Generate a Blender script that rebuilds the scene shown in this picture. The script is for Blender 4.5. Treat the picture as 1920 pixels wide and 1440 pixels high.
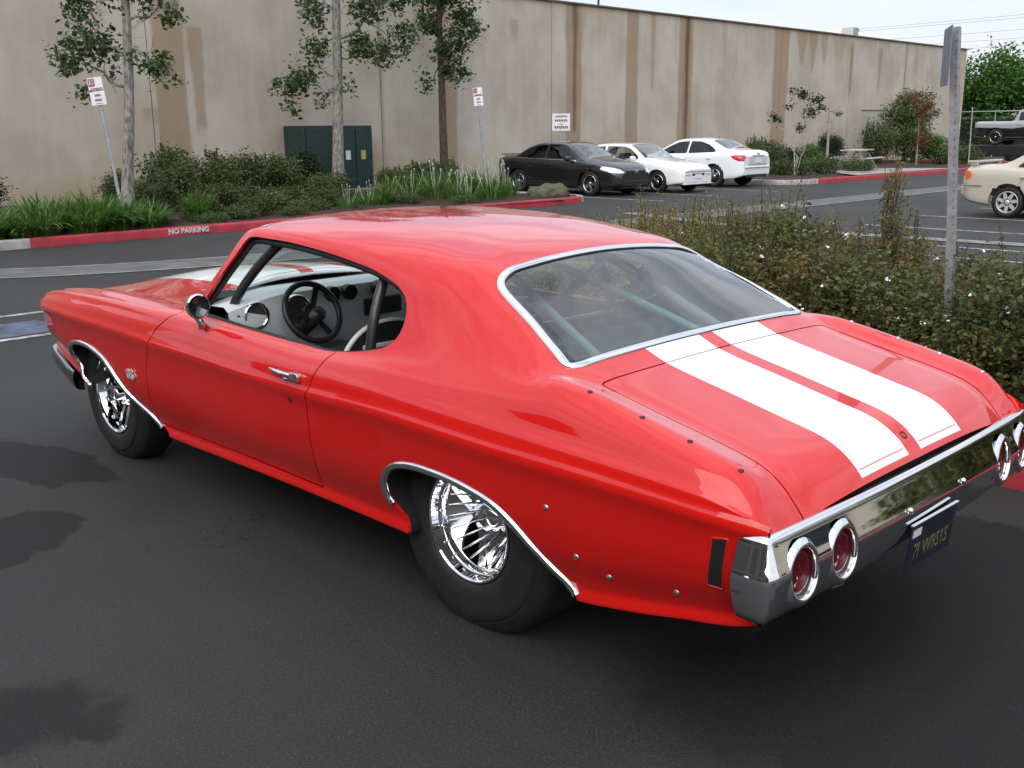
import bpy, bmesh, math, random
import numpy as np
from mathutils import Vector, Matrix

random.seed(7); np.random.seed(7)
R = math.radians
scene = bpy.context.scene
C = scene.collection
for o in list(bpy.data.objects): bpy.data.objects.remove(o)

# ------------------------------------------------------------------ camera
CAM = dict(loc=(-2.524, 3.068, 1.710), yaw=R(-44.54), pitch=R(13.76), roll=R(-0.49), lens=36.26)
def cam_basis(yaw, pitch, roll):
    f = Vector((math.cos(pitch)*math.cos(yaw), math.cos(pitch)*math.sin(yaw), -math.sin(pitch)))
    r = Vector((math.sin(yaw), -math.cos(yaw), 0)); u = r.cross(f)
    return r*math.cos(roll)+u*math.sin(roll), u*math.cos(roll)-r*math.sin(roll), f
cd = bpy.data.cameras.new('camera'); cam = bpy.data.objects.new('camera', cd); C.objects.link(cam)
r_, u_, f_ = cam_basis(CAM['yaw'], CAM['pitch'], CAM['roll'])
M = Matrix((r_, u_, -f_)).transposed().to_4x4(); M.translation = Vector(CAM['loc']); cam.matrix_world = M
cd.lens = CAM['lens']; cd.sensor_width = 36; cd.clip_end = 2000; cd.clip_start = 0.05
scene.camera = cam

# ------------------------------------------------------------------ sky, sun, exposure
SUN_EL, SUN_AZ = 42, 120          # degrees; azimuth of the direction towards the sun, measured from +X to +Y
w = bpy.data.worlds.new('World'); scene.world = w; w.use_nodes = True
nt = w.node_tree; nt.nodes.clear()
wo = nt.nodes.new('ShaderNodeOutputWorld'); bg = nt.nodes.new('ShaderNodeBackground')
sky = nt.nodes.new('ShaderNodeTexSky'); sky.sky_type = 'NISHITA'; sky.sun_disc = False
sky.sun_elevation = R(SUN_EL); sky.sun_rotation = R(90-SUN_AZ); sky.air_density = 1.0; sky.dust_density = 2.0; sky.ozone_density = 1.5
tc = nt.nodes.new('ShaderNodeTexCoord'); mp = nt.nodes.new('ShaderNodeMapping'); mp.inputs['Scale'].default_value = (1.0, 1.0, 4.5)
mp.inputs['Rotation'].default_value = (R(8), R(5), R(20))
nz = nt.nodes.new('ShaderNodeTexNoise'); nz.inputs['Scale'].default_value = 2.3; nz.inputs['Detail'].default_value = 7; nz.inputs['Roughness'].default_value = .55; nz.inputs['Distortion'].default_value = .6
rp = nt.nodes.new('ShaderNodeValToRGB'); rp.color_ramp.elements[0].position = .30; rp.color_ramp.elements[0].color = (.22, .22, .22, 1); rp.color_ramp.elements[1].position = .60
mx = nt.nodes.new('ShaderNodeMix'); mx.data_type = 'RGBA'
L = nt.links.new
L(tc.outputs['Generated'], mp.inputs['Vector']); L(mp.outputs[0], nz.inputs['Vector']); L(nz.outputs['Fac'], rp.inputs[0])
L(rp.outputs[0], mx.inputs[0]); L(sky.outputs[0], mx.inputs[6]); mx.inputs[7].default_value = (5.85, 6.1, 6.55, 1)
sxyz = nt.nodes.new('ShaderNodeSeparateXYZ'); L(tc.outputs['Generated'], sxyz.inputs[0])
zf = nt.nodes.new('ShaderNodeMapRange'); zf.inputs[1].default_value = 0; zf.inputs[2].default_value = 1; zf.inputs[3].default_value = .92; zf.inputs[4].default_value = 1.5; L(sxyz.outputs[2], zf.inputs[0])
vm = nt.nodes.new('ShaderNodeVectorMath'); vm.operation = 'SCALE'; L(mx.outputs[2], vm.inputs[0]); L(zf.outputs[0], vm.inputs['Scale'])   # an overcast sky is brighter overhead
L(vm.outputs[0], bg.inputs['Color']); bg.inputs['Strength'].default_value = .10
L(bg.outputs[0], wo.inputs[0])
sd = bpy.data.lights.new('sun', 'SUN'); so = bpy.data.objects.new('sun', sd); C.objects.link(so)
sd.energy = 1.5; sd.angle = R(75); sd.color = (1, .965, .91)
sv = Vector((math.cos(R(SUN_EL))*math.cos(R(SUN_AZ)), math.cos(R(SUN_EL))*math.sin(R(SUN_AZ)), math.sin(R(SUN_EL))))
so.rotation_euler = sv.to_track_quat('Z', 'Y').to_euler(); so.location = sv*60
vs = scene.view_settings; vs.view_transform = 'Standard'; vs.look = 'None'; vs.exposure = 0.74; vs.gamma = 1; vs.use_curve_mapping = False
scene.render.engine = 'CYCLES'
scene.cycles.max_bounces = 10; scene.cycles.transparent_max_bounces = 16; scene.cycles.caustics_reflective = False; scene.cycles.caustics_refractive = False

# ------------------------------------------------------------------ material helpers
MATS = {}
def mat(name, col=(.5,.5,.5), rough=.5, metal=0., coat=0., spec=.5, var=0., vscale=8., bump=0., bscale=60., emit=None, col2=None, detail=4., coat_rough=.05, vvec=None):
    if name in MATS: return MATS[name]
    m = bpy.data.materials.new(name); m.use_nodes = True; MATS[name] = m
    n = m.node_tree.nodes; b = n['Principled BSDF']; l = m.node_tree.links.new
    b.inputs['Base Color'].default_value = (*col, 1); b.inputs['Roughness'].default_value = rough
    b.inputs['Metallic'].default_value = metal; b.inputs['Coat Weight'].default_value = coat; b.inputs['Coat Roughness'].default_value = coat_rough
    b.inputs['Specular IOR Level'].default_value = spec
    if emit: b.inputs['Emission Color'].default_value = (*emit[0], 1); b.inputs['Emission Strength'].default_value = emit[1]
    if var or bump:
        t = n.new('ShaderNodeTexCoord'); vec = t.outputs['Object']
        if vvec:
            mpn = n.new('ShaderNodeMapping'); mpn.inputs['Scale'].default_value = vvec; l(vec, mpn.inputs[0]); vec = mpn.outputs[0]
    if var:
        z = n.new('ShaderNodeTexNoise'); z.inputs['Scale'].default_value = vscale; z.inputs['Detail'].default_value = detail; l(vec, z.inputs['Vector'])
        r = n.new('ShaderNodeValToRGB'); c2 = col2 or tuple(c*(1-var) for c in col)
        r.color_ramp.elements[0].position = .33; r.color_ramp.elements[1].position = .67
        r.color_ramp.elements[0].color = (*c2, 1); r.color_ramp.elements[1].color = (*(min(1, c*(1+var*.5)) for c in col), 1)
        l(z.outputs['Fac'], r.inputs[0]); l(r.outputs[0], b.inputs['Base Color'])
    if bump:
        z2 = n.new('ShaderNodeTexNoise'); z2.inputs['Scale'].default_value = bscale; z2.inputs['Detail'].default_value = 3; l(vec, z2.inputs['Vector'])
        bp = n.new('ShaderNodeBump'); bp.inputs['Strength'].default_value = bump; bp.inputs['Distance'].default_value = .01
        l(z2.outputs['Fac'], bp.inputs['Height']); l(bp.outputs[0], b.inputs['Normal'])
    return m

class NB:
    """small node-building helper for one material"""
    def __init__(s, m): s.m = m; s.n = m.node_tree.nodes; s.l = m.node_tree.links.new
    def new(s, t, **k):
        x = s.n.new(t)
        for a, v in k.items(): setattr(x, a, v)
        return x
    def put(s, sock, v):
        if hasattr(v, 'is_output') or hasattr(v, 'links'): s.l(v, sock)
        else: sock.default_value = v
    def math(s, op, a, b=0., clamp=False):
        x = s.new('ShaderNodeMath', operation=op, use_clamp=clamp); s.put(x.inputs[0], a); s.put(x.inputs[1], b); return x.outputs[0]
    def step(s, v, a, b):
        x = s.new('ShaderNodeMapRange', interpolation_type='SMOOTHSTEP'); s.put(x.inputs[0], v); x.inputs[1].default_value = a; x.inputs[2].default_value = b
        return x.outputs[0]
    def noise(s, vec, scale, detail=4., rough=.5, dist=0.):
        x = s.new('ShaderNodeTexNoise'); s.l(vec, x.inputs['Vector']); x.inputs['Scale'].default_value = scale; x.inputs['Detail'].default_value = detail
        x.inputs['Roughness'].default_value = rough; x.inputs['Distortion'].default_value = dist; return x.outputs['Fac']
    def mix(s, f, a, b):
        x = s.new('ShaderNodeMix', data_type='RGBA'); s.put(x.inputs[0], f); s.put(x.inputs[6], a); s.put(x.inputs[7], b); return x.outputs[2]

def newmat(name):
    m = bpy.data.materials.new(name); m.use_nodes = True; MATS[name] = m
    return m, NB(m), m.node_tree.nodes['Principled BSDF']

def leaf_mat(name, cols, rough=.5, trans=.25):
    if name in MATS: return MATS[name]
    m, k, b = newmat(name)
    g = k.new('ShaderNodeNewGeometry'); r = k.new('ShaderNodeValToRGB')
    els = r.color_ramp.elements
    while len(els) < len(cols): els.new(.5)
    for i, c in enumerate(cols): els[i].position = i/(len(cols)-1); els[i].color = (*c, 1)
    k.l(g.outputs['Random Per Island'], r.inputs[0]); k.l(r.outputs[0], b.inputs['Base Color'])
    b.inputs['Roughness'].default_value = rough; b.inputs['Specular IOR Level'].default_value = .35
    t = k.new('ShaderNodeBsdfTranslucent'); k.l(r.outputs[0], t.inputs[0])
    ms = k.new('ShaderNodeMixShader'); ms.inputs[0].default_value = trans
    k.l(b.outputs[0], ms.inputs[1]); k.l(t.outputs[0], ms.inputs[2]); k.l(ms.outputs[0], m.node_tree.nodes['Material Output'].inputs[0])
    return m

def glass_mat(name, tint, refl=1.0, ior=1.5, rough=.0):
    if name in MATS: return MATS[name]
    m, k, b = newmat(name); k.n.remove(b)
    tr = k.new('ShaderNodeBsdfTransparent'); tr.inputs[0].default_value = (*tint, 1)
    gl = k.new('ShaderNodeBsdfGlossy'); gl.inputs['Roughness'].default_value = rough; gl.inputs[0].default_value = (1, 1, 1, 1)
    g = k.new('ShaderNodeNewGeometry'); dp = k.new('ShaderNodeVectorMath', operation='DOT_PRODUCT'); k.l(g.outputs['Normal'], dp.inputs[0]); k.l(g.outputs['Incoming'], dp.inputs[1])
    f0 = ((ior-1)/(ior+1))**2; c = k.math('SUBTRACT', 1., k.math('ABSOLUTE', dp.outputs['Value']), True)
    f = k.math('MULTIPLY', k.math('ADD', k.math('MULTIPLY', k.math('POWER', c, 5.), 1-f0), f0), refl, True)
    ms = k.new('ShaderNodeMixShader'); k.l(f, ms.inputs[0]); k.l(tr.outputs[0], ms.inputs[1]); k.l(gl.outputs[0], ms.inputs[2])
    k.l(ms.outputs[0], k.n['Material Output'].inputs[0])
    return m

# ------------------------------------------------------------------ object helpers
def tag(o, label=None, cat=None, group=None, kind=None):
    if label: o['label'] = label
    if cat: o['category'] = cat
    if group: o['group'] = group
    if kind: o['kind'] = kind
    return o
def empty(name, loc=(0,0,0), rz=0, label=None, cat=None, group=None):
    o = bpy.data.objects.new(name, None); C.objects.link(o); o.location = loc; o.rotation_euler = (0, 0, rz); o.empty_display_size = .1
    return tag(o, label, cat, group)
def mk(name, V, F, m=None, parent=None, smooth=True, normals=None, kind=None):
    me = bpy.data.meshes.new(name)
    V = np.asarray(V, dtype=np.float32).reshape(-1, 3)
    if isinstance(F, np.ndarray):
        nf, k = F.shape
        me.vertices.add(len(V)); me.vertices.foreach_set('co', V.ravel())
        me.loops.add(nf*k); me.loops.foreach_set('vertex_index', F.astype(np.int32).ravel())
        me.polygons.add(nf); me.polygons.foreach_set('loop_start', np.arange(0, nf*k, k, dtype=np.int32))
        me.update(calc_edges=True); me.validate()
    else:
        me.from_pydata(V.tolist(), [], F); me.update()
    if smooth: me.polygons.foreach_set('use_smooth', np.ones(len(me.polygons), dtype=bool))
    if m: me.materials.append(m)
    if normals is not None: me.normals_split_custom_set_from_vertices(np.asarray(normals).tolist())
    o = bpy.data.objects.new(name, me); C.objects.link(o)
    if parent: o.parent = parent
    if kind: o['kind'] = kind
    return o
class MB:
    """collects shapes and links them as one mesh"""
    def __init__(s): s.V = []; s.F = []
    def add(s, V, F):
        b = len(s.V); s.V += [tuple(v) for v in V]; s.F += [tuple(i+b for i in f) for f in F]; return s
    def box(s, c, d, rot=None, bev=0.):
        x, y, z = d[0]/2, d[1]/2, d[2]/2
        if bev:
            bm = bmesh.new(); bmesh.ops.create_cube(bm, size=1)
            for v in bm.verts: v.co = Vector((v.co.x*d[0], v.co.y*d[1], v.co.z*d[2]))
            bmesh.ops.bevel(bm, geom=bm.edges[:], offset=bev, segments=2, profile=.5, affect='EDGES')
            V = [v.co.copy() for v in bm.verts]; bm.verts.index_update(); F = [[v.index for v in f.verts] for f in bm.faces]; bm.free()
        else:
            V = [Vector(p) for p in ((-x,-y,-z),(x,-y,-z),(x,y,-z),(-x,y,-z),(-x,-y,z),(x,-y,z),(x,y,z),(-x,y,z))]
            F = [(3,2,1,0),(4,5,6,7),(0,1,5,4),(1,2,6,5),(2,3,7,6),(3,0,4,7)]
        if rot is not None: V = [rot @ v for v in V]
        return s.add([v+Vector(c) for v in V], F)
    def tube(s, pts, rad, n=8, cap=True):
        pts = [Vector(p) for p in pts]; rad = rad if hasattr(rad, '__len__') else [rad]*len(pts)
        V = []; up = None
        for i, p in enumerate(pts):
            t = (pts[min(i+1, len(pts)-1)]-pts[max(i-1, 0)]).normalized()
            if up is None: up = t.orthogonal().normalized()
            else: up = (up - t*up.dot(t)).normalized()
            b = t.cross(up)
            V += [p+(up*math.cos(a)+b*math.sin(a))*rad[i] for a in (2*math.pi*k/n for k in range(n))]
        F = [(i*n+k, i*n+(k+1) % n, (i+1)*n+(k+1) % n, (i+1)*n+k) for i in range(len(pts)-1) for k in range(n)]
        if cap: F += [tuple(range(n-1, -1, -1)), tuple((len(pts)-1)*n+k for k in range(n))]
        return s.add(V, F)
    def lathe(s, prof, n=32, c=(0,0,0), axis='Y', closed=False, a0=0., a1=2*math.pi):
        """prof: (radius, along)"""
        V = []; full = abs(a1-a0-2*math.pi) < 1e-6; m = n if full else n+1
        for r, h in prof:
            for k in range(m):
                a = a0+(a1-a0)*k/n; x, y = r*math.cos(a), r*math.sin(a)
                V.append({'Y': (c[0]+x, c[1]+h, c[2]+y), 'Z': (c[0]+x, c[1]+y, c[2]+h), 'X': (c[0]+h, c[1]+x, c[2]+y)}[axis])
        q = len(prof); F = []
        for i in range(q if closed else q-1):
            for k in range(n):
                k2 = (k+1) % m; i2 = (i+1) % q
                F.append((i*m+k, i*m+k2, i2*m+k2, i2*m+k))
        return s.add(V, F)
    def prism(s, poly, h, frame):
        """poly 2D outline extruded by h; frame = (origin, ex, ey, ez)"""
        o, ex, ey, ez = (Vector(v) for v in frame); n = len(poly)
        V = [o+ex*a+ey*b for a, b in poly]+[o+ex*a+ey*b+ez*h for a, b in poly]
        return s.add(V, [tuple(range(n-1, -1, -1)), tuple(range(n, 2*n))]+[(i, (i+1) % n, n+(i+1) % n, n+i) for i in range(n)])
    def build(s, name, m=None, parent=None, smooth=False, kind=None, auto=None):
        o = mk(name, s.V, s.F, m, parent, smooth, kind=kind)
        if auto is not None:
            o.data.polygons.foreach_set('use_smooth', np.ones(len(o.data.polygons), dtype=bool)); o.data.set_sharp_from_angle(angle=R(auto))
        return o
def rz(a): return Matrix.Rotation(a, 3, 'Z')
def text_mesh(name, s, size, m, parent, loc, ex, ey, depth=.002, align='CENTER', sx=1., bold=0.):
    cu = bpy.data.curves.new(name, 'FONT'); cu.body = s; cu.size = size; cu.extrude = depth/2; cu.align_x = align; cu.align_y = 'CENTER'; cu.resolution_u = 2; cu.offset = bold
    t = bpy.data.objects.new(name, cu); C.objects.link(t)
    me = bpy.data.meshes.new_from_object(t.evaluated_get(bpy.context.evaluated_depsgraph_get()))
    bpy.data.objects.remove(t); bpy.data.curves.remove(cu)
    ex, ey = Vector(ex), Vector(ey); ez = ex.cross(ey)
    for v in me.vertices: c = v.co; v.co = Vector(loc)+ex*c.x*sx+ey*c.y+ez*c.z
    me.materials.clear(); me.materials.append(m); me.name = name
    o = bpy.data.objects.new(name, me); C.objects.link(o)
    if parent: o.parent = parent
    return o
def copy_tree(o, parent=None):
    c = o.copy(); C.objects.link(c); c.parent = parent
    for ch in list(o.children): copy_tree(ch, c)
    return c

def pchip(xs, ys, x):
    xs = np.asarray(xs, float); ys = np.asarray(ys, float); h = np.diff(xs); d = np.diff(ys)/h
    m = np.zeros_like(ys)
    for i in range(1, len(xs)-1):
        if d[i-1]*d[i] > 0:
            w1, w2 = 2*h[i]+h[i-1], h[i]+2*h[i-1]; m[i] = (w1+w2)/(w1/d[i-1]+w2/d[i])
    m[0], m[-1] = d[0], d[-1]
    x = np.clip(x, xs[0], xs[-1]); i = np.clip(np.searchsorted(xs, x)-1, 0, len(xs)-2)
    t = (x-xs[i])/h[i]; t2, t3 = t*t, t*t*t
    return (2*t3-3*t2+1)*ys[i]+(t3-2*t2+t)*h[i]*m[i]+(-2*t3+3*t2)*ys[i+1]+(t3-t2)*h[i]*m[i+1]
def tab(pairs):
    p = sorted(pairs); xs = [a for a, _ in p]; ys = [b for _, b in p]
    return lambda x: pchip(xs, ys, x)
def smooth_x(A, s):
    """gaussian smoothing of A[..., N] along its last axis, ends held"""
    k = int(3*s)+1; g = np.exp(-.5*(np.arange(-k, k+1)/s)**2); g /= g.sum()
    lo = 2*A[..., :1]-A[..., k:0:-1]; hi = 2*A[..., -1:]-A[..., -2:-k-2:-1]
    B = np.concatenate([lo, A, hi], -1); out = np.zeros_like(A)
    for i, w_ in enumerate(g): out += w_*B[..., i:i+A.shape[-1]]
    return out
def inpoly(px, py, poly):
    ins = np.zeros(px.shape, bool); n = len(poly)
    for i in range(n):
        x1, y1 = poly[i]; x2, y2 = poly[(i+1) % n]
        if y1 == y2: continue
        c = ((y1 > py) != (y2 > py)) & (px < (x2-x1)*(py-y1)/(y2-y1)+x1); ins ^= c
    return ins
def round_poly(poly, rads, n=5):
    """fillet the corners of a 2D polygon"""
    out = []; N = len(poly)
    for i in range(N):
        p = Vector(poly[i]); a = Vector(poly[i-1])-p; b = Vector(poly[(i+1) % N])-p
        r = rads[i] if hasattr(rads, '__len__') else rads
        if r <= 0: out.append(tuple(p)); continue
        d = min(r, a.length*.45, b.length*.45); A = p+a.normalized()*d; B = p+b.normalized()*d
        for k in range(n+1):
            t = k/n; q = A*(1-t)**2+p*2*t*(1-t)+B*t*t; out.append((q.x, q.y))
    return out

class Surf:
    """car body skin: cross sections along X, mirrored in Y; panels are cut out of it and get thickness"""
    def __init__(s, xs, RY, RZ, sub, sm=0.):
        s.xs = np.asarray(xs); K, N = RY.shape
        if sm: RY, RZ = smooth_x(RY, sm), smooth_x(RZ, sm)
        P = np.stack([RY, RZ], -1)                         # K,N,2
        ch = np.sqrt(((P[1:]-P[:-1])**2).sum(-1)).mean(1)**.6+1e-4; t = np.concatenate([[0], np.cumsum(ch)])
        m = np.zeros_like(P)
        for k in range(1, K-1):
            h0, h1 = t[k]-t[k-1], t[k+1]-t[k]
            m[k] = ((P[k]-P[k-1])/h0*h1+(P[k+1]-P[k])/h1*h0)/(h0+h1)
        m[0] = (P[1]-P[0])/(t[1]-t[0]); m[-1] = (P[-1]-P[-2])/(t[-1]-t[-2]); m[-1][:, 1] = 0
        rows = []; s.rail = [0]
        for k in range(K-1):
            n = sub[k] if hasattr(sub, '__len__') else sub; h = t[k+1]-t[k]
            for i in range(n):
                a = i/n; a2, a3 = a*a, a**3
                rows.append((2*a3-3*a2+1)*P[k]+(a3-2*a2+a)*h*m[k]+(-2*a3+3*a2)*P[k+1]+(a3-a2)*h*m[k+1])
            s.rail.append(len(rows))
        rows.append(P[-1]); H = np.stack(rows, 1)          # N,J,2
        s.H = H; s.J = J = H.shape[1]; s.N = N
        left = np.concatenate([np.broadcast_to(s.xs[:, None, None], (N, J, 1)), H], -1)
        left[:, -1, 1] = 0
        right = left[:, -2::-1].copy(); right[..., 1] *= -1
        s.P = np.concatenate([left, right], 1); s.JJ = s.P.shape[1]
        di = np.gradient(s.P, axis=0); dj = np.gradient(s.P, axis=1); n = np.cross(dj, di)
        s.Nn = n/np.maximum(np.linalg.norm(n, axis=-1, keepdims=True), 1e-9)
        s.fc = (s.P[:-1, :-1]+s.P[1:, :-1]+s.P[:-1, 1:]+s.P[1:, 1:])/4
        jj = np.arange(s.JJ-1); s.fj = np.where(jj < J-1, jj, s.JJ-2-jj)           # face row folded to the half
        s.vj = np.minimum(np.arange(s.JJ), s.JJ-1-np.arange(s.JJ))
        s.ids = np.zeros((N-1, s.JJ-1), int); s.regs = []
    def ev(s, mode, X, q, rows, sg=1):
        i = np.clip(np.searchsorted(s.xs, X)-1, 0, s.N-2); a = min(max((X-s.xs[i])/(s.xs[i+1]-s.xs[i]), 0), 1)
        h = s.H[i]*(1-a)+s.H[i+1]*a; lo, hi = rows; seg = h[lo:hi+1]
        v = seg[:, 1] if mode == 'side' else -seg[:, 0]
        j = np.interp(q if mode == 'side' else -q, v, np.arange(lo, hi+1)); j0 = min(int(j), s.J-2); b = j-j0
        g = lambda A: (A[i, j0]*(1-a)*(1-b)+A[i+1, j0]*a*(1-b)+A[i, j0+1]*(1-a)*b+A[i+1, j0+1]*a*b)
        p, n = g(s.P[:, :s.J]), g(s.Nn[:, :s.J]); n = n/np.linalg.norm(n)
        if sg < 0: p = p*[1, -1, 1]; n = n*[1, -1, 1]
        return p, n
    def region(s, mode, poly, rows, over=None):
        """mark the faces inside the outline; returns the region id"""
        poly = np.asarray(poly, float); rid = len(s.regs)+1
        u = s.fc[..., 0]; v = s.fc[..., 2] if mode == 'side' else np.abs(s.fc[..., 1])
        ins = inpoly(u, v, poly) & (s.fj >= rows[0])[None] & (s.fj < rows[1])[None]
        if over is not None: ins &= np.isin(s.ids, over)
        s.ids[ins] = rid; s.regs.append((mode, poly, rows)); return rid
    def snap(s):
        """move vertices on region borders exactly onto the outline"""
        vid = np.full((s.N, s.JJ), -1); 
        pad = np.pad(s.ids, 1, constant_values=-9)
        q = np.stack([pad[:-1, :-1], pad[1:, :-1], pad[:-1, 1:], pad[1:, 1:]], -1)
        s.Q = s.P.copy()
        for rid, (mode, poly, rows) in enumerate(s.regs, 1):
            m = (q == rid).any(-1) & ((q != rid) & (q != -9)).any(-1)
            A = poly; B = np.roll(poly, -1, 0); D = B-A; LL = (D**2).sum(1)+1e-12
            for i, j in zip(*np.nonzero(m)):
                p = s.P[i, j]; u = np.array([p[0], p[2] if mode == 'side' else abs(p[1])])
                t = np.clip(((u-A)*D).sum(1)/LL, 0, 1); c = A+t[:, None]*D; d = ((c-u)**2).sum(1); k = d.argmin()
                if d[k] > .03**2: continue
                jj = min(j, s.JJ-1-j)
                if jj <= rows[0] or jj >= rows[1]: 
                    if mode == 'top' and jj == s.J-1:
                        s.Q[i, j] = s.ev('top', c[k][0], 0., rows, 1)[0]
                    continue
                s.Q[i, j] = s.ev(mode, c[k][0], c[k][1], rows, 1 if j < s.J else -1)[0]
    def panel(s, name, fm, m, parent, gap=.0025, skirt=.016, off=0., side=0):
        """fm: face mask (N-1,JJ-1). side: +1 left half only, -1 right half only"""
        fm = fm.copy()
        if side > 0: fm[:, s.J-1:] = False
        if side < 0: fm[:, :s.J-1] = False
        I, Jx = np.nonzero(fm)
        if len(I) == 0: return None
        W = s.JJ; quad = np.stack([I*W+Jx, I*W+Jx+1, (I+1)*W+Jx+1, (I+1)*W+Jx], 1)
        used, inv = np.unique(quad.ravel(), return_inverse=True); F = inv.reshape(-1, 4)
        V = (s.Q if hasattr(s, 'Q') else s.P).reshape(-1, 3)[used].copy(); Nn = s.Nn.reshape(-1, 3)[used]
        if off: V = V-Nn*off
        E = np.concatenate([F[:, [0, 1]], F[:, [1, 2]], F[:, [2, 3]], F[:, [3, 0]]]); key = np.sort(E, 1)
        _, first, cnt = np.unique(key[:, 0]*len(V)+key[:, 1], return_index=True, return_counts=True)
        be = E[first[cnt == 1]]
        if gap:
            bset = np.unique(be); fcen = V[F].mean(1); acc = np.zeros_like(V); num = np.zeros(len(V))
            for k in range(4): np.add.at(acc, F[:, k], fcen); np.add.at(num, F[:, k], 1)
            d = acc/num[:, None]-V; d -= (d*Nn).sum(1, keepdims=True)*Nn; l = np.linalg.norm(d, axis=1, keepdims=True)
            d = d/np.maximum(l, 1e-6); V[bset] += d[bset]*gap
        fl = [tuple(f) for f in F.tolist()]; NN = Nn
        if skirt:
            n0 = len(V); bs = np.unique(be); mp_ = {b: n0+k for k, b in enumerate(bs)}; mq = {b: n0+len(bs)+k for k, b in enumerate(bs)}
            V = np.concatenate([V, V[bs]-Nn[bs]*.0004, V[bs]-Nn[bs]*skirt]); NN = np.concatenate([Nn, np.zeros((2*len(bs), 3))])
            fl += [(mp_[b], mp_[a], mq[a], mq[b]) for a, b in be.tolist()]
        return mk(name, V, fl, m, parent, True, normals=NN)
def ribbon(P, Nn, w, h, closed=True, lift=.0005, shift=0., n=6):
    """flat rounded moulding along a curve on a surface: returns V, F"""
    P = np.asarray(P, float); Nn = np.asarray(Nn, float); k = len(P)
    T = (np.roll(P, -1, 0)-np.roll(P, 1, 0)) if closed else np.gradient(P, axis=0)
    T /= np.linalg.norm(T, axis=1, keepdims=True); B = np.cross(Nn, T); V = []
    for j in range(n+1):
        a = math.pi*j/n; x = -math.cos(a)*w/2; z = lift+h*min(1, math.sin(a)*1.5)
        if j in (0, n): z = lift-.006
        V.append(P+B*(x+shift)+Nn*z)
    V = np.stack(V, 1).reshape(-1, 3); m = n+1; F = []
    for i in range(k if closed else k-1):
        i2 = (i+1) % k
        for j in range(n): F.append((i*m+j, i2*m+j, i2*m+j+1, i*m+j+1))
    return V, F
def resample(poly, step, closed=True):
    p = np.asarray(poly, float); q = np.concatenate([p, p[:1]]) if closed else p
    d = np.concatenate([[0], np.cumsum(np.linalg.norm(np.diff(q, axis=0), axis=1))]); n = max(3, int(d[-1]/step))
    t = np.linspace(0, d[-1], n+(0 if closed else 1), endpoint=not closed)
    return np.stack([np.interp(t, d, q[:, k]) for k in range(q.shape[1])], 1)
def smooth_curve(pts, n, closed=False):
    """Catmull-Rom through 2D/3D points"""
    p = np.asarray(pts, float); K = len(p); out = []
    for i in range(K if closed else K-1):
        p0 = p[(i-1) % K] if closed or i > 0 else p[i]*2-p[i+1]; p1 = p[i]; p2 = p[(i+1) % K]
        p3 = p[(i+2) % K] if closed or i < K-2 else p[i+1]*2-p[i]
        for k in range(n):
            t = k/n; out.append(.5*((2*p1)+(-p0+p2)*t+(2*p0-5*p1+4*p2-p3)*t*t+(-p0+3*p1-3*p2+p3)*t**3))
    if not closed: out.append(p[-1])
    return np.array(out)
# ------------------------------------------------------------------ shared car materials
def paint(name, col, rough=.3, coat=1., flake=.0):
    return mat(name, col, rough=rough, coat=coat, spec=.4, coat_rough=.03)
CHROME = mat('chrome', (.82, .83, .85), rough=.04, metal=1.)
ALU = mat('polished_aluminium', (.78, .79, .80), rough=.10, metal=1.)
BRUSHED = mat('brushed_aluminium', (.55, .57, .58), rough=.35, metal=1.)
RUBBER = mat('tyre_rubber', (.012, .012, .0125), rough=.7, var=.35, vscale=14, bump=.12, bscale=90)
BLACKP = mat('black_plastic', (.012, .012, .013), rough=.45)
DARKIN = mat('dark_interior', (.010, .010, .011), rough=.7)
UNDER = mat('underbody_black', (.006, .006, .006), rough=.9)
SEAL = mat('rubber_seal', (.008, .008, .008), rough=.5)
REDLENS = mat('red_lens', (.10, .002, .005), rough=.12, coat=.6)
AMBER = mat('amber_lens', (.75, .10, .02), rough=.12, coat=1.)
CLEARLENS = mat('clear_lens', (.72, .75, .78), rough=.1, coat=1., metal=.4)
SILVERD = mat('silver_dash', (.62, .66, .68), rough=.35, metal=.1)
WHITEP = mat('white_sign_face', (.72, .70, .74), rough=.5)
GALV = mat('galvanised_steel', (.34, .355, .37), rough=.5, metal=.25, var=.25, vscale=25)
GLASS_REAR = glass_mat('tinted_rear_glass', (.52, .67, .64), 1.9, 1.55)
GLASS_FRONT = glass_mat('windscreen_glass', (.80, .88, .85), 1.1, 1.5)
GLASS_DARK = glass_mat('dark_tinted_glass', (.06, .065, .07), 1.3, 1.5)

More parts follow.
